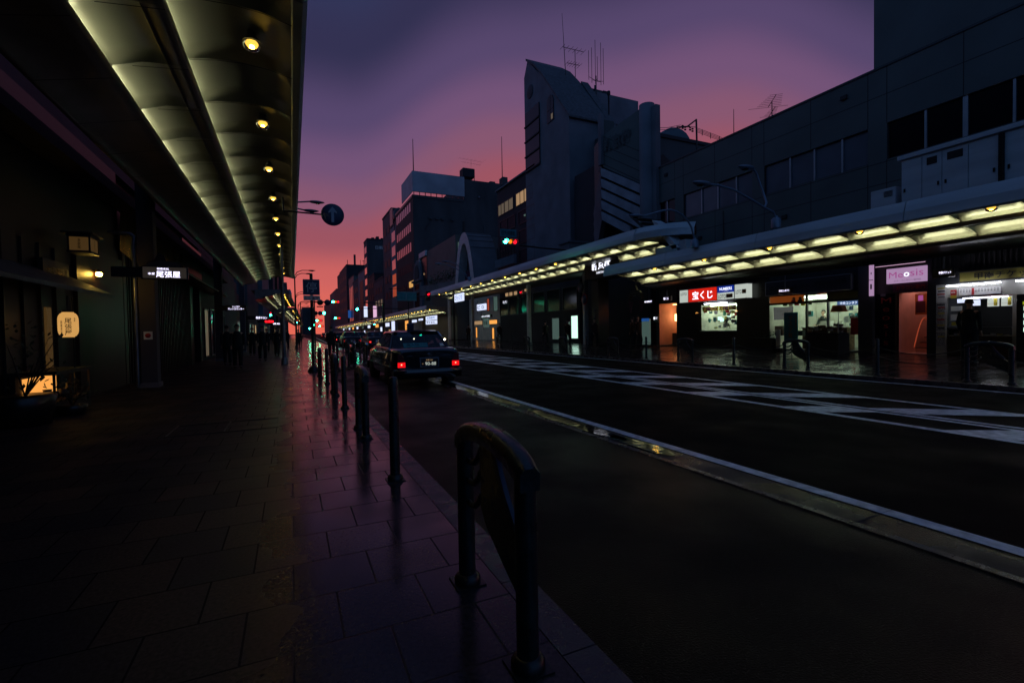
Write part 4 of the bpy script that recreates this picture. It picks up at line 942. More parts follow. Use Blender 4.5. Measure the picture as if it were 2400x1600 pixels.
# ------------------------------------------------------------------ far side: canopies
FW = 18.3
canopy('near canopy over the far pavement, in front of the lit shops, pale sloping fascia', -1, 13.4, 3.7, -1.6, 18.6, lamp0=-.4+.18, lamp_step=2.67)
canopy('second far canopy, higher, along the dark glass building with the white arch above', -1, 13.4, 5.0, 16.4, 50, lamp0=24.1, lamp_step=2.4)
canopy('third far canopy, lower, beyond the crossing with a row of bulbs', -1, 13.4, 3.62, 51.6, 108, lamp0=52, lamp_step=1.9, bent=True, detail=False)
canopy('far canopy running to the vanishing point on the far side', -1, 13.4, 3.55, 112, 232, bay=2.5, lamp0=113, lamp_step=2.8, bent=True, detail=False)
g = E('canopy_corner', 'pale curved end piece and slanting beam where the second far canopy turns the corner', 'canopy end', (14,16,5))
b = MB(); n = 10
for i in range(n):
    a0 = math.pi/2*i/n*.75; a1 = math.pi/2*(i+1)/n*.75; P = lambda a, z, r: (13.42+2.2*(1-math.cos(a))+r*math.cos(a)*0, 16.4-2.2*math.sin(a), z)
    b.quad(P(a0,5.0,0), P(a1,5.0,0), P(a1,5.28,0), P(a0,5.28,0), 'fascia'); p, q = P(a0,5.28,0), P(a1,5.28,0); b.quad(p, q, (q[0]+.15,q[1]+.05,5.52), (p[0]+.15,p[1]+.05,5.52), 'fascia')
    b.add([P(a0,5.0,0), P(a1,5.0,0), (17.,16.4,5.02)], [(0,1,2)], 'panel_dark'); b.add([(p[0]+.15,p[1]+.05,5.52),(q[0]+.15,q[1]+.05,5.52),(17.,16.4,5.5)], [(2,1,0)], 'roof_sheet')
b.build('curved_fascia', g)
b = MB(); b.add([(14.0,15.95,5.83),(14.0,15.6,5.62),(14.0,14.45,4.42),(14.0,14.78,4.42),(14.0,15.75,5.5),(14.3,15.95,5.83),(14.3,15.6,5.62),(14.3,14.45,4.42),(14.3,14.78,4.42),(14.3,15.75,5.5)][:5]+[(14.5,15.95,5.83),(14.5,15.6,5.62),(14.5,14.45,4.42),(14.5,14.78,4.42),(14.5,15.75,5.5)],
   [(0,4,3,2,1),(5,6,7,8,9),(0,1,6,5),(1,2,7,6),(2,3,8,7),(3,4,9,8),(4,0,5,9)], 'fascia'); b.build('slanting_beam', g)
g = E('service_box', 'pale boxes standing on the end of the near far-side canopy', 'box', (14,15,4.2))
b = MB(); b.box(14, 14.7, 14.55, 15.75, 4.12, 4.58, 'fascia'); b.box(14.1, 14.6, 14.15, 14.50, 4.12, 4.72, 'fascia'); b.build('housing', g, bevel=.01)
g = E('exterior_stair', 'dark exterior stair climbing between the pylon and the white panelled building', 'stair', (17.5,20,4.3))
for i in range(9):
    b = MB(); b.box(16.4, 18.2, 16.9+i*.36, 17.2+i*.36, 4.5+i*.30, 4.58+i*.30, 'wall_dark'); b.build('tread', g)
b = MB(); b.prism([(16.8,4.3),(16.9,4.3),(20.3,7.1),(20.2,7.2)], 'x', 16.36, 16.4, 'wall_dark'); b.build('stringer', g)
for i, (x, y, z) in enumerate(((15.3,18.3,2.8),(16.4,22.9,4.9))): pass
for i, y in enumerate((24.0, 31.5, 43.6, 51.2)):
    g = E('arcade_pillar', ('pale pillar with round traffic signs beside the brick building','second pale pillar under the second far canopy','third pale pillar under the second far canopy','farthest pale pillar at the end of the second far canopy')[i], 'column', (16,y,0), 'pillars of the second far canopy')
    b = MB(); b.box(15.9, 16.15, y, y+.25, .1, 5.0, 'tile_cream'); b.build('shaft', g, bevel=.01); b = MB(); b.box(15.87, 16.18, y-.03, y+.28, .1, .35, 'grey_steel'); b.build('base', g)
    if i == 0:
        for (zz, yy, m) in ((3.0,23.75,'blue_plate'),(3.75,24.15,'blue_plate')):
            b = MB(); b.lathe((15.7,yy,zz), [(0,-.02),(.30,-.015),(.33,0),(.33,.02)], 'red_paint' if zz < 3.5 else 'blue_plate', 26, ax='x'); b.lathe((15.68,yy,zz), [(0,-.012),(.26,-.01),(.27,.0)], m, 26, ax='x'); b.build('round_sign', g)

# ------------------------------------------------------------------ white panelled building
g = E('panelled_building', 'long white panelled building above the shops at the right', 'building', (FW+2,6,0))
b = MB()
b.box(FW, 26, -4, 20.6, 3.35, 6.78, 'wall_panel'); b.box(FW, 26, -4, 20.6, 8.0, 9.9, 'wall_panel'); b.box(FW+.2, 26, -4, 20.55, 6.78, 8.0, 'wall_dark')
for (y0, y1) in ((20.4,20.6),(18.5,19.09),(13.93,14.5),(9.35,9.93),(-4,1.0)): b.box(FW, FW+.2, y0, y1, 6.78, 8.0, 'wall_panel')
b.box(FW+.01, 26, -4, 9.75, 9.9, 19, 'wall_panel'); b.build('wall', g)
b = MB(); w = .012; x = FW-.003
for y in (19.09,18.5,16.51,14.51,13.93,11.93,9.93,9.35,7.34,5.0,3.0,20.3):
    for z0, z1 in ((3.9,6.78),(8.0,9.9)): b.box(x, FW+.001, y-w, y+w, z0, z1, 'joint')
for z in (8.97, 6.0, 5.24, 6.72): b.box(x, FW+.001, -4, 20.6, z-w, z+w, 'joint')
b.box(x-.03, FW+.3, -4, 20.62, 9.88, 9.95, 'frame_dark'); b.box(x, FW+.001, -4, 9.75, 13.2, 13.23, 'joint')
b.build('panel_joints', g)
for (y0, y1, ms, m) in ((14.5,18.5,(17.35,16.37,15.35),'blind'),(9.93,13.93,(12.8,11.82,10.8),'blind'),(1.0,9.35,(8.29,7.31,6.25,5.2,4.1,3.0),'glass_dark'),(19.09,20.4,(19.7,),'glass_dark')):
    ed = [y0]+sorted(ms)+[y1]
    for a, c in zip(ed, ed[1:]):
        b = MB(); b.box(FW+.10, FW+.12, a+.03, c-.03, 6.80, 7.98, m); wn = b.build('window', g)
        f = MB(); wd = .05 if abs(c-7.31) > .01 else .10; f.box(FW+.04, FW+.13, c-wd*.6, c+wd*.6, 6.785, 7.995, 'alu' if c < y1 else 'frame_dark'); f.box(FW+.05, FW+.13, a+.03, c-.03, 6.785, 6.81, 'frame_dark'); f.build('frame', wn)
def yagi(label, x, y, z, h, az=0., el=8, span=.5, L_=1.4, second=True):
    g = E('roof_antenna', label, 'antenna', (x,y,z)); b = MB(); b.tube([(x,y,z),(x,y,z+h)], .018, 'black_metal', 6); b.build('mast', g)
    c, s = math.cos(az), math.sin(az)
    for zz, ll, sp_ in ((z+h, L_, span), (z+h*.55, L_*.8, span*.45))[:2 if second else 1]:
        b = MB(); b.tube([(x-c*ll/2,y-s*ll/2,zz),(x+c*ll/2,y+s*ll/2,zz)], .013, 'black_metal', 6)
        for k in range(el):
            t = -.5+k/(el-1); cx, cy = x+c*ll*t, y+s*ll*t; w = sp_*(.7+.5*t+(.5 if k == el-1 else 0)); b.tube([(cx+s*w,cy-c*w,zz),(cx-s*w,cy+c*w,zz)], .007, 'black_metal', 5)
        b.build('aerial', g)
    return g
yagi('spiky television antenna on the roof edge of the white panelled building', 19.0, 14.07, 9.9, 1.0, az=.9, L_=1.2, span=.55)
g = E('lightning_rod', 'thin lightning rod standing behind the white roof edge', 'rod', (23.7,20,9)); b = MB(); b.tube([(23.71,20,9.5),(23.72,20,13.9)], [.04,.015], 'black_metal', 6); b.build('rod', g)
g = E('utility_cabinet', 'long pale cabinet with doors and vents standing on the near far-side canopy', 'cabinet', (16.5,6,4.15))
b = MB(); b.box(16, 17, 2.5, 7.80, 4.13, 5.93, 'fascia'); b.build('housing', g, bevel=.01)
b = MB(); b.box(15.93, 17.1, 2.4, 7.88, 5.93, 6.05, 'fascia'); b.build('lid', g, bevel=.01)
for i, (a, c) in enumerate(((7.31,7.78),(6.86,7.29),(6.31,6.84),(5.73,6.29),(4.9,5.6),(4.0,4.88))):
    b = MB(); b.box(15.975, 15.999, a, c, 4.3, 5.88, 'fascia'); d = b.build('door', g)
    k = MB(); k.box(15.955, 15.974, a+.05 if i % 2 else c-.09, a+.09 if i % 2 else c-.05, 5.0, 5.1, 'black_metal'); k.build('handle', d)
    if i in (1, 2): k = MB(); k.box(15.968, 15.974, a+.1, c-.1, 5.6, 5.8, 'ink'); k.build('vent', d)
b = MB(); b.box(15.9, 15.999, 5.62, 5.70, 4.4, 5.9, 'black_metal'); b.build('gap', g)
g = E('small_utility_box', 'small low pale box left of the long utility cabinet', 'cabinet', (16.5,8,4.15))
b = MB(); b.box(16, 16.8, 7.95, 8.6, 4.13, 5.25, 'fascia'); b.build('housing', g, bevel=.01); b = MB()
for k in range(5): b.box(15.99, 15.999, 8.02, 8.25, 5.0+k*.035, 5.015+k*.035, 'joint')
b.build('vent', g)

g = E('wall_services', 'thin cable and vents running along the white panelled wall', 'cable', (18.25,10,6))
b = MB(); b.tube([(18.26,20.2,4.7),(18.26,14,4.62),(18.26,9,4.66)], .02, 'black_metal', 6); b.tube([(18.25,16.0,4.65),(18.25,16.0,6.6)], .018, 'black_metal', 6); b.build('cable', g)
for y, z in ((12.9,5.6),(17.3,5.55),(19.6,9.3),(10.6,9.35)): b = MB(); b.box(18.24, 18.296, y, y+.22, z, z+.14, 'joint'); b.build('vent', g)
# ------------------------------------------------------------------ shops on the far side
def shop_shell(g, y0, y1, z0, z1, depth, wall='tile_cream', light='e_ceiling', lw=.5, floor='concrete_gutter'):
    y0 += .012; y1 -= .012; z1 -= .012; z0 = max(z0, .29)
    b = MB(); x0 = FW+.02; x1 = FW+depth
    b.quad((x1,y0,z0),(x1,y1,z0),(x1,y1,z1),(x1,y0,z1), wall); b.quad((x0,y0,z0),(x1,y0,z0),(x1,y0,z1),(x0,y0,z1), wall); b.quad((x0,y1,z0),(x0,y1,z1),(x1,y1,z1),(x1,y1,z0), wall)
    b.quad((x0,y0,z0+.01),(x0,y1,z0+.01),(x1,y1,z0+.01),(x1,y0,z0+.01), floor); b.quad((x0,y0,z1),(x1,y0,z1),(x1,y1,z1),(x0,y1,z1), wall); b.build('interior', g)
    if light:
        for k in range(2):
            xc = x0+(x1-x0)*(.3+.45*k); b = MB(); b.box(xc-.06, xc+.06, y0+.2, y1-.2, z1-.06, z1-.02, light); b.build('ceiling_light', g)
def poster(g, y0, y1, z0, z1, m, x=None, d=.01, name='poster'):
    x = FW-.02 if x is None else x; b = MB(); b.box(x-d, x, y0, y1, z0, z1, m); return b.build(name, g)
ZP = .27
# ticket shop
g = E('ticket_shop', 'narrow ticket shop with lit price board and yellow sign at the right edge', 'shop', (FW,7,ZP))
b = MB(); b.box(FW, FW+2.9, 7.98, 8.22, 0, 3.35, 'wall_dark'); b.box(FW, FW+.25, 3.6, 7.98, 2.03, 3.35, 'tile_cream') ; b.box(FW+.001, FW+.25, 3.6, 7.7, .2, .5, 'wood_red')
b.box(FW, FW+.25, 7.70, 7.98, .2, 2.03, 'tile_cream'); b.box(FW, FW+.3, 6.12, 6.24, .2, 2.03, 'tile_cream'); b.box(FW-.01, FW+.25, 3.5, 8.2, 2.44, 3.35, 'wall_dark'); b.build('wall', g)
b = MB()
for k in range(40): y = 3.6+k*.115; b.box(FW-.04, FW-.011, y, y+.045, 2.85, 3.34, 'wall_brown')
b.build('ribbed_fascia', g)
shop_shell(g, 6.24, 7.68, .5, 2.03, 1.6, light=None, wall='wall_grey')
b = MB(); b.tube([(FW-.22,6.41,2.38),(FW-.22,7.63,2.37)], .018, 'e_white', 8); b.build('tube_lamp', g)
b = MB(); b.tube([(FW+.2,6.4,1.99),(FW+.2,7.4,1.99)], .014, 'e_white', 8); b.build('inner_tube_lamp', g)
b = MB(); b.tube([(FW-.22,4.6,2.38),(FW-.22,6.1,2.38)], .018, 'e_white', 8); b.build('second_tube_lamp', g)
pb = poster(g, 6.46, 7.42, 2.06, 2.29, 'paper', name='price_board')
for k in range(13):
    y = 7.36-k*.069
    if k == 4: poster(g, y-.03, y+.03, 2.075, 2.275, 'red_paint', x=FW-.031, d=.003, name='red_tag')
    else: txt('円高', .032, (FW-.032,y,2.205), 'W', 'ink', pb, h=.085, vertical=True, bold=.03)
b = MB()
for (a, c, d_, e) in ((6.46,7.42,2.28,2.288),(6.46,7.42,2.062,2.07),(6.46,6.47,2.06,2.29),(7.41,7.42,2.06,2.29)): b.box(FW-.033, FW-.031, a, c, d_, e, 'cloth_purple')
b.build('border', pb)
pp = poster(g, 7.47, 7.61, 2.10, 2.26, 'red_paint', name='red_sticker'); txt('aia', .10, (FW-.032,7.54,2.19), 'W', 'paper', pp, bold=.03); poster(g, 7.47, 7.61, 2.0, 2.095, 'yellow_paint', name='yellow_sticker')
for k, (z0, z1) in enumerate(((1.9,2.38),(1.45,1.88),(1.02,1.42),(.55,.98))):
    o = poster(g, 7.735, 7.965, z0, z1, 'paper_print' if k else 'paper'); 
    for q in range(4 if k < 3 else 2): poster(o, 7.75, 7.94-.02*(q % 2), z1-.07-.09*q, z1-.03-.09*q, ('yellow_paint','ink','red_paint','paper_print')[(q+k) % 4], x=FW-.031, d=.002, name='printed_line')
for (y0, y1, z0, z1, m, x) in ((7.28,7.5,1.86,1.98,'e_board',.1),(6.98,7.15,1.76,1.93,'e_board',.15),(6.62,6.88,1.72,2.0,'e_sign_white',.3),(6.28,6.58,1.72,2.0,'e_sign_white',.3),(7.35,7.62,1.62,1.76,'paper',.02),(7.42,7.62,1.34,1.52,'paper',.02),(7.44,7.60,1.18,1.28,'yellow_paint',.02)):
    poster(g, y0, y1, z0, z1, m, x=FW+x, d=.004, name='notice')
b = MB()
for k in range(2): b.box(FW+.29, FW+.294, 6.36+k*.3, 6.44+k*.3, 1.74, 1.98, 'yellow_paint'); b.box(FW+.288, FW+.292, 6.28+k*.32, 6.57+k*.32, 1.80, 1.805, 'red_paint')
b.build('coloured_bars', g)
b = MB(); b.box(FW-.06, FW+.5, 6.24, 7.68, 1.06, 1.12, 'frame_dark'); b.box(FW-.02, FW+.4, 6.24, 7.68, .3, .86, 'wood_red'); b.box(FW-.05, FW+.4, 6.24, 7.68, .86, .88, 'alu'); b.build('counter', g)
b = MB()
for k in range(9): b.box(FW+.05, FW+.15, 6.35+k*.14, 6.44+k*.14, .885, .90+.02*(k % 3), 'yellow_paint' if k % 3 == 1 else 'paper')
b.build('ticket_rows', g)
b = MB(); b.box(FW-.09, FW-.011, 3.6, 7.37, 2.47, 2.76, 'yellow_dim'); sg = b.build('yellow_sign', g)
b = MB()
for (a, c, d_, e) in ((3.58,7.40,2.75,2.78),(3.58,7.40,2.45,2.48),(7.37,7.40,2.45,2.78)): b.box(FW-.1, FW-.011, a, c, d_, e, 'frame_dark')
b.build('frame', sg); txt('甲南チケット', 1.35, (FW-.096,6.35,2.615), 'W', 'ink', sg, h=.2, bold=.03)
g = E('hanging_sign', 'small lit black sign reading katakana above the ticket shop', 'sign', (17.0,7.2,2.9))
b = MB(); b.box(16.85, 16.95, 6.95, 7.45, 2.56, 2.80, 'stone_black'); b.build('sign_box', g, bevel=.02); b = MB(); b.tube([(16.9,7.2,2.8),(16.9,7.2,3.25)], .02, 'grey_steel', 6); b.build('bracket', g); txt('甲南チケット', .28, (16.843,7.14,2.69), 'W', 'e_text', g, h=.075, bold=.02)
g = E('vending_machine', 'dark drinks vending machine with green lit rows at the right edge', 'vending machine', (FW-.3,5.6,ZP))
b = MB(); b.box(FW-.55, FW, 4.75, 5.98, ZP-.05, 2.0, 'wall_dark'); b.build('cabinet', g, bevel=.02)
b = MB(); b.box(FW-.56, FW-.551, 4.9, 5.85, 1.72, 1.80, 'e_lime'); b.build('lit_header', g)
for r in range(4):
    for c in range(6): b = MB(); b.box(FW-.56, FW-.551, 5.71-c*.15, 5.83-c*.15, 1.56-r*.19, 1.68-r*.19, 'e_cool'); b.build('display', g)
# pink staircase shop
g = E('pink_stair_shop', 'pink-lit staircase entrance under a lilac light box sign', 'shop', (FW,8.7,ZP))
b = MB(); b.box(FW+.01, FW+.3, 8.22, 9.7, 2.28, 3.35, 'wood_dark'); b.box(FW+.01, FW+.2, 9.04, 9.7, .2, 2.28, 'glass_dark'); b.box(FW, FW+.3, 9.04, 9.10, .2, 2.28, 'wood_red'); b.build('wall', g)
b = MB(); x0, x1 = FW+.1, FW+3.0
b.quad((x0,9.03,.2),(x0,9.03,2.9),(x1,9.03,2.9),(x1,9.03,.2), 'pink_wall'); b.quad((x1,8.0,.2),(x1,9.04,.2),(x1,9.04,2.9),(x1,8.0,2.9), 'pink_wall'); b.quad((x0,8.23,.2),(x1,8.23,.2),(x1,8.23,2.9),(x0,8.23,2.9), 'pink_wall'); b.quad((x0,8,.28),(x0,9.04,.28),(x1,9.04,.28),(x1,8,.28), 'pink_wall'); b.quad((x0,8,2.9),(x1,8,2.9),(x1,9.04,2.9),(x0,9.04,2.9), 'pink_wall'); b.build('passage', g)
for k in range(7):
    b = MB(); b.box(FW+.9+k*.28, FW+3, 8.24, 8.93, .281+k*.17, .281+(k+1)*.17-.02, 'pink_wall'); b.box(FW+.88+k*.28, FW+3, 8.24, 8.94, .281+(k+1)*.17-.02, .281+(k+1)*.17, 'wood_red'); b.build('step', g)
b = MB(); b.box(FW+.5, FW+1.3, 8.45, 8.75, 2.80, 2.85, 'e_pinklamp'); b.build('ceiling_lamp', g)
poster(g, 8.62, 8.95, 1.55, 2.25, 'banner_orange', x=FW+.9, name='picture'); poster(g, 8.33, 8.52, 1.95, 2.25, 'paper', x=FW+.9, name='notice'); poster(g, 8.66, 8.92, 1.62, 2.0, 'cloth_purple', x=FW+.888, d=.004, name='picture_print'); poster(g, 8.72, 8.86, 2.02, 2.2, 'e_pinktext', x=FW+.888, d=.004, name='picture_title')
b = MB(); n_ = 18; pts = [(FW+1.0+1.3*k/n_, 9.022, .45+1.0*math.sin(math.pi*k/n_)) for k in range(n_+1)]; b.tube(pts, .012, 'e_win_orange', 6); b.build('arch_line', g)
b = MB(); b.box(FW-.10, FW+.009, 8.2, 9.3, 2.60, 3.09, 'e_sign_lilac'); sg = b.build('light_box', g)
txt('Me', .40, (FW-.106,9.02,2.87), 'W', 'e_pinktext', sg, h=.20, bold=0); txt('o', .15, (FW-.106,8.72,2.86), 'W', 'e_face', sg, h=.14, bold=.03); txt('sis', .36, (FW-.106,8.44,2.90), 'W', 'e_pinktext', sg, h=.21, bold=0); txt('カラーコンタクト専門店', .75, (FW-.106,8.7,2.67), 'W', 'paper', sg, h=.05)
b = MB(); b.box(FW-.03, FW+.009, 8.2, 9.15, 2.30, 2.57, 'cloth_purple'); sg = b.build('red_panel', g); txt('カラコン専門', .8, (FW-.036,8.65,2.44), 'W', 'red_paint', sg, h=.14, bold=.02)
txt('Meosis', .30, (FW+.0,9.36,1.35), 'W', 'red_paint', g, h=1.6, vertical=True, bold=-.005)
b = MB(); b.box(17.95, 18.0, 9.57, 9.70, 2.22, 3.27, 'e_sign_lilac'); vb = b.build('vertical_light_box', g); b = MB(); b.box(17.945, 17.949, 9.57, 9.70, 2.75, 2.77, 'joint'); b.box(17.945, 17.949, 9.61, 9.66, 2.45, 2.62, 'joint'); b.box(17.945, 17.949, 9.62, 9.645, 2.95, 3.02, 'joint'); b.build('mark', vb)
b = MB(); b.tube([(FW-.14,8.2,3.2),(FW-.14,9.62,3.2)], .008, 'e_lilac_line', 6); b.build('edge_light', g)
g = E('wall_pier', 'plain grey pier between the pink staircase and the contact lens shop', 'column', (FW,9.95,0)); b = MB(); b.box(FW-.12, FW+3, 9.71, 10.18, .2, 3.35, 'wall_grey'); b.build('shaft', g, bevel=.01)
# contact lens shop
g = E('contact_lens_shop', 'bright contact lens shop with glass front and grey sign board', 'shop', (FW,12,ZP))
b = MB(); b.box(FW, FW+.25, 10.18, 13.8, 2.47, 3.35, 'wall_dark'); b.box(FW, FW+3.2, 13.72, 14.5, .1, 3.35, 'stone_black'); b.build('wall', g)
shop_shell(g, 10.18, 13.72, ZP-.04, 2.46, 3.1)
b = MB(); b.box(FW-.12, FW-.001, 10.41, 13.77, 2.52, 3.07, 'wall_mauve'); sg = b.build('sign_board', g)
b = MB()
for (a, c, d_, e) in ((10.38,13.8,3.06,3.09),(10.38,13.8,2.50,2.53),(13.77,13.8,2.5,3.09),(10.38,10.41,2.5,3.09)): b.box(FW-.135, FW-.001, a, c, d_, e, 'alu')
b.build('frame', sg)
txt('中央コンタクト', 1.7, (FW-.128,12.75,2.78), 'W', 'ink', sg, h=.23, bold=.03); txt('京都Shin河原', 1.2, (FW-.128,11.15,2.84), 'W', 'joint', sg, h=.18, bold=.01); txt('四条河原町上ル', .6, (FW-.128,11.2,2.65), 'W', 'joint', sg, h=.05)
for y in (12.12, 11.30):
    b = MB(); b.box(FW, FW+.08, y-.035, y+.035, ZP-.04, 2.46, 'wood_red' if y > 12 else 'alu'); b.build('door_frame', g)
b = MB(); b.box(FW, FW+.08, 10.18, 13.72, 2.12, 2.2, 'wood_red'); b.build('transom', g)
b = MB(); b.quad((FW+.03,10.2,ZP),(FW+.03,11.27,ZP),(FW+.03,11.27,2.1),(FW+.03,10.2,2.1), 'shop_glass'); b.build('glass', g); b = MB(); b.quad((FW+.03,12.2,ZP+.3),(FW+.03,13.7,ZP+.3),(FW+.03,13.7,2.1),(FW+.03,12.2,2.1), 'shop_glass'); b.build('glass', g)
poster(g, 12.2, 13.68, 2.2, 2.46, 'e_orange_dim', x=FW-.002, name='orange_transom_poster'); poster(g, 10.2, 11.28, 2.2, 2.46, 'yellow_dim', x=FW-.002, name='dim_transom_poster')  # orange poster glows through its material instead of being lit from behind
b = MB(); b.lathe((FW-.02,12.35,2.32), [(0,-.01),(.06,-.006),(.07,0)], 'skin', 14, ax='x'); b.lathe((FW-.02,12.62,2.32), [(0,-.01),(.06,-.006),(.07,0)], 'skin', 14, ax='x'); b.box(FW-.03, FW-.013, 12.27, 12.45, 2.2, 2.27, 'ink'); b.box(FW-.03, FW-.013, 12.54, 12.72, 2.2, 2.27, 'red_paint'); b.build('printed_faces', g)
ps = poster(g, 12.65, 13.5, 1.5, 2.02, 'e_paperlit', x=FW-.005, name='white_notice_panel'); txt('コンタクトレンズ', .5, (FW-.017,13.1,1.85), 'W', 'ink', ps, h=.06); txt('即日お渡し', .35, (FW-.017,12.95,1.72), 'W', 'cloth_purple', ps, h=.06)  # panel glow is painted in, standing for light through the paper
b = MB(); b.box(FW+1.9, FW+1.95, 10.2, 12.1, 2.02, 2.22, 'e_sign_blue2'); bs = b.build('blue_hanging_sign', g); txt('中央コンタクト', .75, (FW+1.893,11.6,2.12), 'W', 'e_face', bs, h=.11, bold=.02); txt('中央コンタクト', .75, (FW+1.893,10.68,2.12), 'W', 'e_face', bs, h=.11, bold=.02)
for k in range(3): b = MB(); b.box(FW+2.6, FW+3.0, 10.2, 12.1, 1.2+k*.32, 1.22+k*.32, 'alu'); b.build('shelf', g)
rd = random.Random(3); b = MB()
for k in range(26): y = 10.25+rd.random()*1.8; z = 1.221+.32*rd.randrange(3); b.box(FW+2.65, FW+2.8, y, y+.05+.06*rd.random(), z, z+.08+.12*rd.random(), rd.choice(('paper','blue_plate','paper_print','banner_teal')))
b.build('boxed_goods', g)
b = MB(); b.box(FW+1.0, FW+1.5, 11.2, 12.95, ZP, 1.15, 'cardboard'); b.box(FW+.95, FW+1.5, 11.15, 13.0, 1.15, 1.19, 'paper'); b.box(FW+1.05, FW+1.35, 11.9, 12.25, 1.2, 1.42, 'paper'); b.box(FW+1.1, FW+1.2, 11.45, 11.7, 1.2, 1.38, 'paper'); b.build('counter', g)
rd = random.Random(44)
for k in range(24):
    y = 10.3+rd.random()*3.3; z = .9+rd.random()*1.1; w = .1+.22*rd.random()
    poster(g, y, y+w, z, z+.08+.2*rd.random(), rd.choice(('paper','paper_print','blue_plate','wall_dark','e_cool','banner_teal','yellow_paint','alu','cardboard','ink')), x=FW+2.3+rd.random()*.6, d=.02, name='display_card')
for k in range(3): poster(g, 12.35+k*.42, 12.7+k*.42, .85, 1.05+.1*k, ('ink','cardboard','wall_dark')[k], x=FW+.35, d=.25, name='stacked_box')
poster(g, 12.55, 13.0, 1.2, 1.46, 'paper_print', x=FW+.02, d=.004, name='price_list'); poster(g, 10.25, 10.5, .9, 1.5, 'red_paint', x=FW+.02, d=.004, name='red_poster')
for k in range(5): poster(g, 12.28+k*.26, 12.46+k*.26, 2.08-.02*(k % 2), 2.17, ('foliage','yellow_paint','red_paint','paper','foliage')[k], x=FW+.6, d=.05, name='hanging_decoration')
b = MB(); b.lathe((FW+.4,11.55,2.3), [(0,0),(.05,-.03),(.06,-.1),(.045,-.11)], 'black_metal', 12); b.lathe((FW+.4,11.55,2.19), [(0,0),(.03,.005)], 'e_warm', 10); b.build('spot_lamp', g)
def crate(g, x0, x1, y0, y1, z0, z1, m): b = MB(); b.box(x0, x1, y0, y1, z0, z1, m); o = b.build('crate', g, bevel=.01); return o
g = E('goods_stand', 'dark stand heaped with goods before the contact lens shop', 'display stand', (17.7,10.9,ZP))
b = MB(); b.box(17.35, 18.0, 10.35, 11.5, ZP-.08, .98, 'wall_dark'); b.build('cabinet', g, bevel=.01)
b = MB(); rd = random.Random(5)
for k in range(46): x, y, z = 17.4+rd.random()*.5, 10.4+rd.random()*1.0, .99+rd.random()*.26; q = .05+.05*rd.random(); b.box(x, x+q, y, y+q*1.6, z-.02, z+q*.6, rd.choice(('cardboard','cardboard','wood_red','paper_print')))
b.build('goods', g)
b = MB(); b.tube([(17.6,10.5,1.0),(17.6,10.5,1.75)], .012, 'alu', 6); b.build('lamp_stem', g); b = MB(); b.prism([(10.28,1.72),(10.72,1.72),(10.64,1.95),(10.36,1.95)], 'x', 17.5, 17.75, 'banner_orange'); b.build('orange_shade', g)
g = E('standing_banner', 'teal standing banner with orange brush writing before the contact lens shop', 'banner', (17.8,12.45,ZP))
b = MB(); b.box(17.86, 17.88, 12.17, 12.74, .58, 1.78, 'banner_teal'); b.build('cloth', g); b = MB(); b.tube([(17.89,12.45,ZP-.05),(17.89,12.45,1.8)], .012, 'black_metal', 6); b.box(17.7, 18.05, 12.25, 12.65, ZP-.06, ZP-.02, 'black_metal'); b.build('stand', g)
txt('マスク有', .18, (17.855,12.47,1.2), 'W', 'banner_orange', g, h=.85, vertical=True, bold=.03); txt('大特価', .06, (17.855,12.24,1.4), 'W', 'banner_orange', g, h=.5, vertical=True, bold=.02)
g = E('notice_stand', 'slim white notice stand left of the teal banner', 'sign', (17.9,13.0,ZP)); b = MB(); b.box(17.8, 17.85, 12.88, 13.05, .35, 1.1, 'paper'); b.build('board', g); b = MB(); b.box(17.75, 17.95, 12.85, 13.08, ZP-.07, .35, 'black_metal'); b.build('foot', g)
g = E('plant_trough', 'dark planter of small plants at the left of the contact lens shop', 'planter', (17.8,13.4,ZP)); b = MB(); b.box(17.6, 18.1, 13.1, 14.2, ZP-.09, .75, 'wood_dark'); b.build('trough', g)
b = MB(); rd = random.Random(9)
for k in range(240):
    p = Vector((17.6+rd.random()*.5, 13.1+rd.random()*1.1, .74+.32*rd.random()**1.5)); d = Vector((rd.uniform(-1,1),rd.uniform(-1,1),rd.random())).normalized()*.07; s_ = d.cross(Vector((0,0,1))).normalized()*.02; b.add([p, p+d*.5+s_, p+d, p+d*.5-s_], [(0,1,2,3)], 'foliage')
b.build('leaves', g)
def lit_hang(label, y0, y1, z0, z1, x, s, w, h, box='stone_black', col='e_text', hang=3.3, face=None):
    g = E('hanging_sign', label, 'sign', (x,(y0+y1)/2,z0)); b = MB(); b.box(x, x+.1, y0, y1, z0, z1, box); b.build('sign_box', g, bevel=.01)
    b = MB(); b.tube([(x+.05,(y0+y1)/2,z1),(x+.05,(y0+y1)/2,hang)], .018, 'grey_steel', 6); b.build('bracket', g)
    if face: b = MB(); b.box(x-.004, x-.001, y0+.02, y1-.02, z0+.02, z1-.02, face); b.build('face', g)
    txt(s, w, (x-.008,(y0+y1)/2,(z0+z1)/2), 'W', col, g, h=h, bold=.03); return g
lit_hang('small lit sign before the contact lens sign board', 11.95, 12.55, 2.50, 2.70, 17.2, '中央コンタクト', .42, .09)
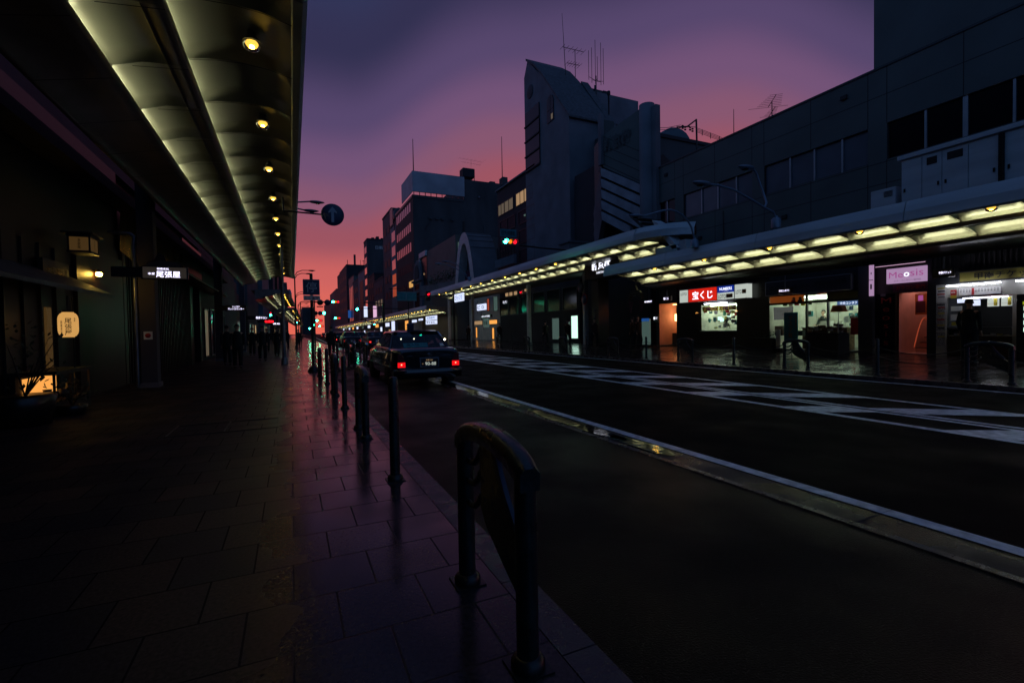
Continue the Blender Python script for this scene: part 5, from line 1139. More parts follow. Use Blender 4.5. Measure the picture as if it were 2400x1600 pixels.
# lottery booth
g = E('lottery_booth', 'lottery booth with red, blue and white light box over a bright window', 'kiosk', (FW,16.5,ZP))
b = MB(); b.box(FW, FW+.25, 14.5, 18.9, 2.33, 3.35, 'stone_black'); b.box(FW, FW+.25, 14.5, 15.34, .2, 2.33, 'stone_black'); b.box(FW, FW+.25, 17.4, 19.02, .2, 2.33, 'stone_black'); b.box(FW, FW+.25, 15.34, 17.4, .2, 1.06, 'stone_black'); b.box(FW+.05, FW+2, 14.5, 14.6, .2, 3.3, 'stone_black'); b.build('wall', g)
shop_shell(g, 15.34, 17.4, 1.0, 2.33, 1.5)
def lbox(y0, y1, z0, z1, m, name): b = MB(); b.box(FW-.35, FW-.02, y0, y1, z0, z1, m); return b.build(name, g)
o = lbox(16.1, 17.86, 2.50, 3.11, 'e_sign_red', 'red_light_box'); txt('宝くじ', 1.25, (FW-.357,16.98,2.80), 'W', 'e_face', o, h=.40, bold=.05)
o = lbox(15.16, 16.09, 2.82, 3.11, 'e_sign_blue', 'blue_light_box'); txt('NUMBERS', .68, (FW-.357,15.62,2.98), 'W', 'e_face', o, h=.13, bold=.03, shear=.0); txt('ナンバーズ', .2, (FW-.357,15.62,2.87), 'W', 'e_face', o, h=.03)
o = lbox(15.16, 16.09, 2.50, 2.81, 'e_sign_white', 'white_light_box'); txt('LOTO', .42, (FW-.357,15.82,2.64), 'W', 'blue_plate', o, h=.18, bold=.03); poster(o, 15.25, 15.6, 2.56, 2.74, 'banner_orange', x=FW-.352, d=.004, name='orange_patch'); txt('6', .09, (FW-.362,15.44,2.65), 'W', 'blue_plate', o, h=.12, bold=.03)
o = lbox(14.52, 15.13, 2.50, 3.11, 'e_sign_white', 'side_light_box'); txt('LOTO', .3, (FW-.357,14.93,2.78), 'W', 'blue_plate', o, h=.17, bold=.03); poster(o, 14.55, 14.76, 2.70, 2.88, 'banner_orange', x=FW-.352, d=.004, name='orange_patch')
o = lbox(17.88, 18.45, 2.50, 3.11, 'e_sign_white', 'left_light_box'); txt('LOTO', .4, (FW-.357,18.17,2.92), 'W', 'blue_plate', o, h=.13, bold=.03)
b = MB()
for (a, c, d_, e) in ((14.48,18.5,3.11,3.15),(14.48,18.5,2.46,2.50),(16.085,16.11,2.5,3.11),(15.13,15.16,2.5,3.11),(17.86,17.88,2.5,3.11)): b.box(FW-.37, FW-.02, a, c, d_, e, 'alu')
b.build('frame', g)
for k, (s, y) in enumerate((('1億円',16.85),('1億円',15.85))): o = poster(g, y-.48, y+.48, 2.02, 2.24, 'yellow_paint', x=FW+.02, name='prize_strip'); txt(s, .8, (FW+.007,y,2.13), 'W', 'cloth_purple', o, h=.16, bold=.05)
rd = random.Random(11)
for k in range(13):
    y = 15.4+rd.random()*1.75; z = 1.15+rd.random()*.75; poster(g, y, y+.12+.14*rd.random(), z, z+.1+.12*rd.random(), rd.choice(('paper','paper','yellow_paint','red_paint','e_cool','ink','banner_teal')), x=FW+.05+.12*rd.random()*k/4, d=.003, name='notice')
rd = random.Random(31)
for k in range(20):
    y = 15.4+rd.random()*1.8; z = 1.1+rd.random()*.45; w = .06+.16*rd.random(); x = FW+.15+rd.random()*.9
    poster(g, y, y+w, z, z+.06+.14*rd.random(), rd.choice(('ink','wall_dark','paper','blue_plate','cardboard','yellow_paint','banner_teal','paper_print')), x=x, d=.03, name='ticket_stack')
for k in range(6): poster(g, 15.42+k*.32, 15.62+k*.32, 1.86+.04*(k % 3), 1.99+.03*(k % 2), ('yellow_paint','red_paint','yellow_paint','paper','banner_teal','red_paint')[k], x=FW-.01, d=.004, name='small_flyer')
b = MB(); b.lathe((FW+.7,16.5,1.25), [(0,0),(.13,.0),(.15,.1),(.05,.2),(.05,.26),(.1,.3),(.11,.4),(.06,.48),(0,.5)], 'ink', 14); b.build('clerk_silhouette', g)
b = MB(); b.box(FW-.1, FW+.4, 15.34, 17.4, 1.04, 1.08, 'alu'); b.build('counter', g)
b = MB(); b.tube([(FW-.2,15.7,2.36),(FW-.2,17.0,2.36)], .016, 'e_white', 6); b.build('tube_lamp', g)
for y in (15.25, 17.55): b = MB(); b.tube([(FW-.05,y,1.95),(FW-.15,y,1.98),(FW-.2,y,1.93)], .015, 'e_warm_soft', 6); b.build('wall_light', g)
lit_hang('tiny lit lottery sign left of the red light box', 18.5, 19.15, 2.62, 2.86, 17.4, '宝くじ', .36, .12)
# warm restaurant entrance
g = E('restaurant_entrance', 'warm orange restaurant entrance with hanging paper lamps', 'shop', (FW,19.7,ZP))
b = MB(); b.box(FW, FW+.3, 19.02, 20.45, 2.56, 3.35, 'wood_dark'); b.box(FW, FW+3, 20.36, 20.58, .2, 3.35, 'wall_dark'); b.box(FW+.02, FW+3, 19.02, 19.06, .2, 3.35, 'wall_dark'); b.build('wall', g)
shop_shell(g, 19.06, 20.36, ZP-.02, 2.56, 2.8, wall='pink_wall', light='e_warm')
for k, (x, y, z) in enumerate(((FW+.9,20.0,1.6),(FW+1.2,19.6,1.75))): b = MB(); b.lathe((x,y,z), [(0,0),(.08,.01),(.085,.38),(0,.39)], 'e_warm', 14); b.tube([(x,y,z+.38),(x,y,2.55)], .006, 'black_metal', 5); b.build('paper_lamp', g)
b = MB()
for k in range(3): b.box(FW+1.5, FW+1.9, 19.1, 19.5, 1.0+k*.36, 1.03+k*.36, 'wood_red'); b.box(FW+1.6, FW+1.7, 19.15+.08*k, 19.25+.08*k, 1.031+k*.36, 1.2+k*.36, 'red_paint')
b.box(FW+.6, FW+1.0, 19.1, 20.0, ZP, .95, 'wood_red'); b.build('shelves', g)
g = E('standing_light_panel', 'pale standing poster panel with a blue header beside the warm entrance', 'sign', (17.6,20.5,.2)); b = MB(); b.box(17.6, 17.7, 20.35, 20.95, .35, 1.75, 'e_win_cool'); b.build('panel', g); b = MB(); b.box(17.59, 17.6, 20.35, 20.95, 1.62, 1.78, 'e_sign_blue2'); b.build('header', g); b = MB(); b.box(17.5, 17.8, 20.3, 21.0, .2, .35, 'black_metal'); b.build('foot', g)
lit_hang('small lit white and pink sign near the canopy tip', 20.6, 21.35, 2.60, 2.84, 18.1, '新京極商店街', .6, .1, hang=3.5)
g = E('pictogram_sign', 'black wall panel with white direction pictograms beside the warm entrance', 'sign', (18.1,20.6,1.5)); b = MB(); b.box(18.1, 18.16, 20.2, 20.62, 1.55, 2.0, 'stone_black'); b.build('board', g); txt('♿ ⇄', .3, (18.09,20.4,1.78), 'W', 'e_face', g, h=.14, bold=.02)

# ------------------------------------------------------------------ brick building at the arcade entrance
g = E('brick_building', 'warm-lit tan brick building with a lit window beside the arcade entrance', 'building', (19.3,25,.2))
b = MB(); b.box(19.3, 24, 22.6, 28.4, 0, 5.6, 'brick'); b.build('wall', g)
windowed(g, 'window', 'W', 19.3, 25.5, 26.95, 3.75, 4.95, 'e_win_cool', frame='alu', fr=.09, mull=1)
o = windowed(g, 'window', 'W', 19.3, 25.45, 27.0, .4, 1.75, 'e_win_cool', frame='alu', fr=.07, mull=1); o2 = windowed(g, 'window', 'W', 19.3, 25.45, 27.0, 1.85, 2.35, 'e_cool', frame='alu', fr=.06, mull=2)
b = MB(); b.tube([(19.2,27.4,3.1),(19.2,24.9,3.1),(19.2,24.75,2.95),(19.2,24.75,.9)], .045, 'black_metal', 8)
for y in (24.55, 24.25): b.tube([(19.2,y,5.2),(19.2,y,1.6)], .03, 'black_metal', 6)
b.tube([(19.15,25.05,5.2),(19.15,25.05,1.4)], .03, 'black_metal', 6); b.build('pipes', g)
for k in range(2): b = MB(); b.box(19.0, 19.29, 24.3+k*.42, 24.68+k*.42, 1.6, 2.0, 'alu'); b.build('air_unit', g)
b = MB()
for k in range(6): b.tube([(19.12,24.35,3.9+k*.22),(19.12,24.95,3.9+k*.22)], .012, 'black_metal', 5)
b.build('ladder_rungs', g)
b = MB(); b.box(19.1, 19.25, 22.9, 23.05, 1.9, 4.8, 'e_win_warm'); b.build('light_strip', g)
# hanging ornament lantern with pennants
g = E('pennant_lantern', 'dark fan-shaped hanging ornament with purple pennants under the canopy tip', 'ornament', (15.2,18.3,2.8))
b = MB(); b.tube([(15.2,18.5,3.8),(15.2,18.5,3.2)], .02, 'black_metal', 6); b.prism([(18.1,2.95),(18.9,2.95),(18.78,3.05),(18.6,3.12),(18.5,3.32),(18.4,3.12),(18.2,3.05)], 'x', 15.15, 15.25, 'stone_black'); b.prism([(18.0,2.62),(18.25,2.8),(18.5,2.86),(18.75,2.8),(19.0,2.62),(18.95,2.93),(18.05,2.93)], 'x', 15.12, 15.28, 'stone_black'); b.build('body', g)
for y in (18.15, 18.95): b = MB(); b.prism([(y-.22,2.5),(y+.12,2.6),(y+.05,2.12),(y-.05,2.0)], 'x', 15.2, 15.22, 'cloth_purple'); b.build('pennant', g)
# arcade name sign
g = E('arcade_name_sign', 'black sign with glowing white brush characters over the arcade entrance', 'sign', (15.5,21.5,4.2))
b = MB(); b.box(15.5, 16.6, 20.2, 23.4, 4.05, 5.2, 'stone_black'); b.build('board', g, bevel=.03)
txt('新京極', 1.75, (15.49,21.75,4.78), 'W', 'e_face', g, h=.55, bold=.06); txt('SHINKYOGOKU', .95, (15.49,21.7,4.36), 'W', 'e_face', g, h=.12, bold=.03)
b = MB(); b.box(15.9, 16.6, 22.6, 23.3, .1, 4.05, 'stone_black'); b.build('dark_column', g)
for k in range(3): b = MB(); b.lathe((15.88,22.95,2.3-k*.4), [(0,-.02),(.1,-.01),(.11,0),(.1,.02)], 'wall_mauve', 12, ax='x'); b.build('button_plate', g)
# ------------------------------------------------------------------ chevron gate front
g = E('chevron_gate', 'tall ribbed chevron gate front with relief characters and a pale pylon', 'gate', (18,23.8,6))
b = MB(); b.box(18.75, 19.25, 21.5, 29.4, 0.3, 12.2, 'wall_dark'); b.build('core', g)
RA, RB2, LA = Vector((17.35,24.15,0)), Vector((18.0,21.3,0)), Vector((18.55,26.65,0))
def wing(A, B_, name, topA, topB):
    b = MB(); d = (B_-A).normalized(); nrm = Vector((-d.y, d.x, 0)); nrm = nrm if nrm.x < 0 else -nrm
    P = lambda t, z, o: tuple(A.lerp(B_, t)+nrm*o+Vector((0,0,z)))
    b.add([P(0,11.1,0),P(1,9.3,0),P(1,topB,0),P(0,topA,0),P(0,11.1,-.25),P(1,9.3,-.25),P(1,topB,-.25),P(0,topA,-.25)], [(0,1,2,3),(7,6,5,4),(0,3,7,4),(1,5,6,2),(3,2,6,7),(0,4,5,1)], 'wall_panel')
    for k in range(5):
        za = 12.9-k*.55; 
        if za-.9 > 0: b.add([P(.03,za,.012),P(.97,za-1.75,.012),P(.97,za-1.79,.012),P(.03,za-.04,.012)], [(0,1,2,3)], 'joint')
    b.build(name, g)
    drop = 1.75 if name == 'right_wing' else 2.1
    for k in range(5):
        za = 11.0-k*.66; ln = 1 if k < 4 else .72
        b = MB(); h = .50; o = .10
        b.add([P(.0,za,o),P(ln,za-drop*ln,o),P(ln,za-drop*ln-h,o-.06),P(.0,za-h,o-.06),P(0,za,-.25),P(ln,za-drop*ln,-.25),P(ln,za-drop*ln-h,-.25),P(0,za-h,-.25)], [(0,1,2,3),(7,6,5,4),(0,3,7,4),(1,5,6,2),(0,4,5,1),(3,2,6,7)], 'rib_pale' if name == 'right_wing' else 'wall_pale')
        b.build('chevron_rib', g)
wing(RA, RB2, 'right_wing', 12.9, 13.5); wing(RA, LA, 'left_wing', 12.9, 13.3)
b = MB(); b.box(17.2, 17.42, 23.98, 24.28, 11.15, 14.2, 'wall_pale'); b.box(17.3, 17.6, 24.1, 24.4, 10.8, 13.6, 'stone_black'); b.build('white_fin', g)
b = MB(); b.lathe((18.15,21.0,5.6), [(.42,0),(.42,7.95),(0,7.95)], 'wall_pale', 20); b.box(18.1, 18.42, 20.25, 21.0, 5.6, 13.3, 'wall_pale'); b.build('pylon', g)
d = (RB2-RA).normalized(); nv = Vector((-d.y, d.x, 0)); nv = nv if nv.x < 0 else -nv
txt('新京極', 2.0, tuple(RA.lerp(RB2, .42)+nv*.05+Vector((0,0,12.25))), (tuple(d), (0,0,1), tuple(nv)), 'stone_black', g, h=.85, bold=.07, depth=.06, label='dark relief characters climbing the right wing')
g = E('rooftop_works', 'low building with a domed tank behind the pale pylon', 'building', (25,28,12))
b = MB(); b.box(20.7, 34, 27, 36, .3, 15.2, 'wall_grey'); b.build('wall', g); b = MB(); b.box(20.6, 34.1, 26.9, 27.0, 15.0, 15.25, 'wall_dark'); b.build('parapet', g)
b = MB(); b.prism([(19,0),(21.0,0),(21.0,11.0),(20.2,11.5),(19.5,11.1),(19,10.8)], 'y', 22, 25, 'wall_brown'); b.build('brown_annex', g)
b = MB(); rings = []
for i in range(9): a = math.pi*i/8; rings.append((26.4-1.35*math.cos(a), 15.2+.9*math.sin(a)))
b.prism(rings, 'y', 27.3, 29.5, 'wall_teal'); b.build('dome_tank', g)
g = E('power_gantry', 'black wire gantry with insulators and cables against the pink sky', 'gantry', (22.9,22,10))
b = MB(); b.tube([(22.95,22,10),(22.86,22,13.98)], .055, 'black_metal', 6); b.tube([(22.86,22,13.95),(22.1,22,13.40)], .045, 'black_metal', 6); b.tube([(22.1,22,13.4),(22.9,22,13.5)], .02, 'black_metal', 6); b.tube([(21.3,22,13.25),(22.3,22,13.45)], .045, 'black_metal', 6); b.build('mast', g)
b = MB()
for k in range(8): x = 21.75+(k % 4)*.3; z = 13.40-.14*(k//4); b.lathe((x,22+.1*(k % 2),z), [(0,-.06),(.05,-.05),(.05,-.02),(.025,0),(.05,.02),(.05,.05),(0,.06)], 'black_metal', 10, ax='x')
b.build('insulators', g)
b = MB()
for z in (13.46, 13.38, 13.30, 13.22): b.tube([(22.9,22,z),(24.6,22,z-.20),(26.4,22,z-.55)], .014, 'black_metal', 5)
for z, z2 in ((13.42,12.9),(13.25,12.8)): b.tube([(21.6,22,z),(20.6,22,(z+z2)/2-.05),(19.4,22,z2)], .016, 'black_metal', 5)
for x in (23.35, 24.05, 24.8): b.tube([(x,22,13.48-(x-22.9)*.12),(x,22,13.12-(x-22.9)*.12)], .022, 'black_metal', 6)
b.build('cables', g)
# ------------------------------------------------------------------ steep-roofed tower
g = E('steep_roof_tower', 'pale tower with a steep lopsided tiled roof and an arched window', 'building', (18.5,33,0))
b = MB(); b.prism([(29.65,.3),(36.7,.3),(36.7,22.6),(36.0,23.8),(34.6,22.3),(33.4,21.3),(29.65,16.75)], 'x', 18.5, 21.85, 'wall_pale'); b.box(21.85, 24.5, 31, 36, .3, 16.6, 'wall_dark'); b.build('wall', g)
b = MB(); n = [(36.15,23.95),(34.8,22.95),(33.3,21.35),(29.45,16.6),(29.45,16.45),(33.35,21.2),(34.8,22.75),(36.1,23.72)]
b.prism(n, 'x', 18.38, 21.9, 'roof_tile'); b.prism([(33.2,21.4),(29.45,16.6),(29.45,16.45),(33.2,21.22)], 'x', 21.9, 22.6, 'roof_tile'); b.build('roof', g)
for z in (14.6, 15.85, 17.1, 18.35):
    b = MB(); b.box(18.40, 18.49, 34.0, 36.5, z+.05, z+1.1, 'glass_dark'); w = b.build('window', g); f = MB(); f.box(18.36, 18.495, 34.0, 36.6, z-.06, z+.05, 'wall_dark'); f.build('sill', w)
b = MB(); b.prism([(31.75,17.2),(32.75,17.2),(32.75,18.7),(32.6,19.05),(32.25,19.25),(31.9,19.05),(31.75,18.7)], 'x', 18.44, 18.49, 'glass_dark'); w = b.build('arched_window', g)
f = MB(); f.box(18.42, 18.438, 32.22, 32.28, 17.2, 19.2, 'frame_dark'); f.box(18.42, 18.438, 31.75, 32.75, 18.1, 18.15, 'frame_dark'); f.box(18.425, 18.438, 31.85, 32.1, 17.3, 17.7, 'e_win_dim'); f.build('glazing_bars', w)
b = MB(); b.lathe((18.47,35.6,21.0), [(0,-.02),(.5,-.015),(.55,.0),(.55,.03)], 'wall_mauve', 22, ax='x'); b.build('round_emblem', g)
b = MB(); b.box(21.9, 30.1, 36.0, 42, .3, 22.5, 'wall_pale'); b.build('rear_block', g)
b = MB(); b.box(21.2, 22.3, 29.4, 30.4, 15.2, 16.7, 'stone_black'); b.build('dark_box', g)
b = MB(); b.box(25.0, 26.4, 36.5, 38, 22.5, 23.0, 'stone_black'); b.box(26.5, 27.3, 36.5, 38, 22.5, 23.05, 'wall_dark'); b.box(25.5, 25.65, 36.4, 36.5, 22.6, 23.3, 'stone_black'); b.build('roof_units', g)
b = MB(); b.lathe((21.9,29.5,17.2), [(.06,0),(.06,1.4),(.12,1.45),(.12,1.7),(0,1.75)], 'wall_dark', 10); b.build('vent_pipe', g)
g = E('roof_antenna', 'tall whip antenna with a crossed aerial beside the steep roof', 'antenna', (21.2,33,20)); b = MB()
b.tube([(21.0,34,21.5),(20.7,34,27.0)], [.04,.015], 'black_metal', 6); b.build('whip', g); b = MB(); b.tube([(21.9,34,21.0),(21.9,34,24.3)], .03, 'black_metal', 6)
for z, w in ((24.3,1.0),(23.1,.6)): b.tube([(21.7-w,34,z),(21.7+w,34,z+.05)], .025, 'black_metal', 6); [b.tube([(21.7-w+w*2*k/5,34-.4,z),(21.7-w+w*2*k/5,34.4,z)], .014, 'black_metal', 5) for k in range(6)]
b.build('crossed_aerial', g)
g = E('roof_antenna', 'cluster of upright antenna rods on one mast beside the steep roof', 'antenna', (23,33,20)); b = MB(); b.tube([(23.25,33,20.2),(23.25,33,22.0)], .05, 'black_metal', 6); b.build('mast', g)
for k, (x, z0, z1) in enumerate(((22.55,21.8,23.9),(22.85,21.6,24.2),(23.2,21.6,24.9),(23.4,21.8,23.6),(23.75,21.6,24.8),(24.0,21.7,24.4))):
    b = MB(); b.tube([(23.25,33,21.6),(x,33,z0)], .02, 'black_metal', 5); b.tube([(x,33,z0-.25),(x,33,z1)], .022, 'black_metal', 5); b.build('rod', g)
# ------------------------------------------------------------------ dark building with round logo
g = E('dark_logo_building', 'dark building with a round white letter logo on its side wall', 'building', (18.5,36,0))
b = MB(); b.box(18.56, 23.15, 34.95, 43.1, .3, 14.75, 'wall_dark')
for z in (7.4, 8.7, 10.0, 11.3, 12.6): b.box(18.6, 23.1, 34.93, 34.949, z, z+.06, 'joint')
b.build('wall', g); b = MB(); b.box(18.4, 23.2, 34.85, 43.2, 14.72, 14.86, 'wall_pale'); b.build('parapet', g)
b = MB(); b.lathe((19.75,34.93,13.75), [(0,-.01),(.52,-.008),(.55,0)], 'wall_grey', 28, ax='y'); o = b.build('logo_disc', g); b = MB(); b.prism([(19.55,14.2),(19.95,14.2),(19.75,14.48)], 'y', 34.922, 34.938, 'wall_grey'); b.build('logo_tip', o); txt('NYID', .8, (19.75,34.91,13.72), 'S', 'joint', o, h=.24, bold=.03); txt('村田屋', .95, (19.75,34.93,12.8), 'S', 'joint', g, h=.3, bold=.02)
for (a, c, z0, z1, m) in ((35.55,37.1,12.3,13.35,'e_win_warm'),(37.15,38.75,12.3,13.35,'e_win_warm'),(39.4,41.3,12.3,13.3,'e_win_dim'),(41.4,42.8,12.3,13.3,'e_win_dim')): windowed(g, 'lit_window', 'W', 18.56, a, c, z0, z1, m, mull=1, fr=.05)
for z in (10.6, 8.9, 7.2):
    for (a, c) in ((35.3,38.3),(39.1,42.4)): windowed(g, 'window', 'W', 18.56, a, c, z, z+1.05, 'shade', mull=1, fr=.05)
b = MB(); b.box(18.45, 18.55, 36.9, 37.1, 11.05, 11.2, 'e_win_cool'); b.build('small_light', g)
g = E('rooftop_huts', 'small pale roof huts just above the second far canopy', 'hut', (17,37,6)); b = MB(); b.box(16.5, 18.0, 26.6, 27.8, 5.5, 6.9, 'wall_pale'); b.build('hut', g); b = MB(); b.box(16.4, 18.1, 26.5, 27.9, 6.9, 7.0, 'wall_pale'); b.build('roof', g)
g = E('dark_glass_building', 'long dark glass shop building under the second far canopy', 'building', (18.5,34,0))
b = MB(); b.box(FW+.15, 20.5, 28.45, 42.6, .2, 5.5, 'wall_dark'); b.build('wall', g)
for y0 in (28.8, 31.2, 33.6, 36.0, 38.4, 40.6): windowed(g, 'display_window', 'W', FW+.15, y0, y0+1.9, 2.7, 4.3, 'glass_dark', fr=.06)
for (y0, y1, z0, z1, m) in ((31.3,32.4,.5,2.1,'e_win_cool'),(27.1+1.6,28.4+1.2,.6,2.2,'e_cool'),(29.7,30.2,.5,1.8,'e_win_cool')): windowed(g, 'lit_door', 'W', FW+.15, y0, y1, z0, z1, m, fr=.05)
b = MB(); b.box(FW-.1, FW+.14, 36.3, 36.7, 4.55, 4.95, 'e_win_warm'); b.build('lamp', g)
for y in (37.5, 38.6, 39.6, 40.5): b = MB(); b.box(FW+.0, FW+.1, y, y+.45, 4.42, 4.72, 'e_win_warm'); b.build('square_lamp', g)
txt('キッチン', .9, (FW+.05,41.2,3.9), 'W', 'e_face', g, h=.3, bold=.03)
g = E('cream_building', 'cream shop building with small lit windows at the end of the second far canopy', 'building', (18.5,46,0)); b = MB(); b.box(FW+.2, 22, 42.65, 51.6, .2, 6.3, 'tile_cream'); b.build('wall', g)
for (y0, y1, z0, z1, m) in ((43.2,44.3,3.2,4.6,'e_win_cool'),(45.4,46.0,3.3,4.5,'e_win_orange'),(43.4,46.8,1.9,2.3,'e_warm_soft'),(47.4,50.3,1.9,2.3,'e_win_warm'),(49.0,49.5,.5,1.6,'e_warm_soft'),(44.2,44.8,.4,1.5,'e_warm_soft')): windowed(g, 'window', 'W', FW+.2, y0, y1, z0, z1, m, fr=.04)
def board(label, x, y0, y1, z0, z1, m, s=None, sc='stone_black', sh=None, rows=0):
    g = E('shop_sign', label, 'sign', (x,(y0+y1)/2,z0)); b = MB(); b.box(x, x+.12, y0, y1, z0, z1, m); b.build('light_box', g)
    b = MB(); b.tube([(x+.06,y1+.05,z0-.2),(x+.06,y1+.05,z1+.3)], .03, 'grey_steel', 6); b.build('bracket', g)
    if s: txt(s, (y1-y0)*.8, (x-.008,(y0+y1)/2,(z0+z1)/2), 'W', sc, g, h=sh or (z1-z0)*.6, bold=.03)
    return g
board('square white lit sign with a black face panel under the second far canopy', 13.0, 32.8, 34.5, 2.8, 3.26, 'e_board', 'ビ D', 'stone_black')
board('white and violet lit sign hanging at the far end of the second canopy', 12.6, 36.6, 38.8, 3.7, 4.35, 'e_board', 'びっくり', 'e_sign_blue2')
board('small dark sign row with white letters below the white sign', 13.0, 31.7, 33.7, 2.2, 2.42, 'stone_black', 'まちの写真', 'e_face')
board('tall pale lit poster under the white signs', 13.0, 32.3, 33.2, 1.5, 2.15, 'e_win_cool', '写真', 'ink', .3)
board('upper blue-white lit department board beyond the taxi roof', 13.0, 46.0, 50.0, 2.45, 2.85, 'e_board', '大特価市', 'e_sign_blue2')
board('lower white lit department board beyond the taxi roof', 13.0, 46.0, 50.0, 2.0, 2.38, 'e_board', '時計宝石', 'joint')
board('small white lit sign left of the department boards', 13.0, 51.6, 53.2, 2.5, 2.7, 'e_board', 'コーヒー', 'joint')
board('tiny white lit sign far behind the taxi roof', 13.6, 57, 59, 2.4, 2.7, 'e_board')
board('warm lit square sign far behind the taxi roof', 13.6, 61, 63, 1.5, 2.7, 'e_warm_soft')
board('tall blue-white lit panel beside the pedestrian signal in the distance', 13.9, 72, 74, 1.4, 2.9, 'e_board')
for k in range(9): y = 80+k*13; board('%s lit shop sign along the third far canopy' % ORD[k], 13.9+bend(y), y, y+3.0, 2.2, 2.8, ('e_board','e_warm_soft','e_board','e_win_cool')[k % 4])
g = E('wall_sign', 'small yellow lit sign high beside the small arched building', 'sign', (17.2,74,9)); b = MB(); b.box(17.3, 17.5, 73.0, 76.5, 8.3, 9.2, 'e_lantern'); b.build('light_box', g)
# shop light rows behind the far pavement (deep inside the lower floors)
g = E('far_shop_row', 'low lit shop row beneath the third far canopy', 'building', (19,80,0)); b = MB()
for a, c in ((51.7,80),(80,110),(110,160),(160,240)): b.add([(18.6+bend(a),a,.2),(18.6+bend(c),c,.2),(18.6+bend(c),c,6.),(18.6+bend(a),a,6.),(30,a,.2),(30,c,.2),(30,c,6.),(30,a,6.)], [(0,1,2,3),(3,2,6,7),(0,3,7,4)], 'wall_dark')
b.build('wall', g)
rd = random.Random(21)
for k in range(26): y = 53+k*4.2; x = 18.58+bend(y); b = MB(); b.box(x-.05, x-.01, y, y+1.0+2.2*rd.random(), .5, 1.6+1.2*rd.random(), rd.choice(('e_win_warm','e_warm_soft','e_win_cool','e_cool','e_board','e_win_dim'))); b.build('lit_shopfront', g)

# ------------------------------------------------------------------ arches over the canopy
g = E('white_arch', 'large white parabolic arch with a dark fan window over the second far canopy', 'arch', (14.5,41.7,5.4))
def para(y0, y1, z0, zt, n=16): return [(y0+(y1-y0)*i/n, z0+(zt-z0)*(1-abs(2*i/n-1)**2.4)) for i in range(n+1)]
o_ = para(38.95, 44.45, 5.4, 10.25); i_ = para(39.85, 43.55, 5.4, 9.25)
b = MB(); m_ = len(o_)
for x, fl in ((14.5, 0),):
    v = [(14.5,y,z) for y, z in o_]+[(14.5,y,z) for y, z in i_]; b.add(v, [(k,k+1,m_+k+1,m_+k) for k in range(m_-1)], 'fascia')
v = [(14.5,y,z) for y, z in o_]+[(16.9,y,z) for y, z in o_]; b.add(v, [(k,m_+k,m_+k+1,k+1) for k in range(m_-1)], 'wall_pale')
v = [(14.5,y,z) for y, z in i_]+[(15.3,y,z) for y, z in i_]; b.add(v, [(k,k+1,m_+k+1,m_+k) for k in range(m_-1)], 'fascia'); b.build('vault', g)
b = MB(); b.add([(15.3,y,z) for y, z in i_], [tuple(range(m_))], 'wall_brown'); f = b.build('fan_window', g); b = MB()
for k in range(2, m_-2, 2): b.tube([(15.27,41.7,6.9),(15.27,i_[k][0],i_[k][1])], .03, 'wall_mauve', 5)
b.box(15.2, 15.29, 39.9, 43.5, 6.85, 6.95, 'wall_mauve'); b.build('glazing_bars', f); b = MB(); b.box(15.2, 15.28, 39.9, 43.5, 5.4, 6.85, 'cloth_purple'); b.build('red_panel', f)
b = MB()
for k in range(3, m_//2+1): y, z = o_[k]; b.tube([(14.6,y-.02,z+.0),(16.9,y-.02,z)], .02, 'joint', 4)
b.build('seams', g)
g = E('rooftop_parapet', 'pale sloping roof edge and planting on the canopy left of the white arch', 'parapet', (15.5,50,5.5)); b = MB(); b.prism([(45,5.5),(62,5.6),(62,7.2),(45,6.3)], 'x', 15.4, 15.6, 'wall_pale'); b.build('wall', g)
b = MB(); rd = random.Random(2)
for k in range(500):
    p = Vector((15.0+rd.random()*.8, 46+rd.random()*11, 6.7+rd.random()*1.2*(.4+.6*math.sin(k*.7)**2))); d = Vector((rd.uniform(-1,1),rd.uniform(-1,1),rd.random())).normalized()*.22; s_ = d.cross(Vector((0,0,1))).normalized()*.06; b.add([p, p+d*.5+s_, p+d, p+d*.5-s_], [(0,1,2,3)], 'foliage')
b.build('planting', g)
g = E('signboard_frame', 'small rooftop sign frame with a lit strip right of the white arch', 'sign', (16.5,36,6)); b = MB(); b.box(16.2, 16.4, 34.4, 38.4, 6.6, 7.3, 'wall_pale')
for k in range(7): b.tube([(16.3,34.6+k*.55,7.3),(16.3,34.7+k*.55,8.3)], .05, 'black_metal', 5); b.tube([(16.3,34.5,7.5+k*.12),(16.3,38.2,7.55+k*.12)], .02, 'black_metal', 4)
b.build('frame', g)
g = E('small_arch_building', 'narrow pale building topped by a small arched gable', 'building', (16.8,69,0))
b = MB(); b.prism([(66.6,.3),(71.6,.3),(71.6,8.8),(71.3,8.8),(71.3,9.2),(70.9,10.6),(70.2,11.3),(69.1,11.6),(68.0,11.3),(67.3,10.6),(66.9,9.2),(66.9,8.8),(66.6,8.8)], 'x', 16.8, 21, 'wall_pale'); b.box(16.6, 16.8, 66.3, 71.9, 8.5, 8.8, 'wall_pale'); b.build('wall', g)
b = MB(); b.prism([(67.8,8.95),(70.4,8.95),(70.4,10.0),(69.9,10.7),(69.1,10.95),(68.3,10.7),(67.8,10.0)], 'x', 16.72, 16.79, 'wall_grey'); b.build('arched_window', g); windowed(g, 'window', 'W', 16.8, 67.8, 70.4, 7.4, 8.1, 'glass_dark'); windowed(g, 'window', 'W', 16.8, 67.8, 70.4, 3.9, 6.9, 'glass_dark')
g = E('pink_edged_building', 'low dark building with a pinkish metal edge left of the white arch', 'building', (17,60,0))
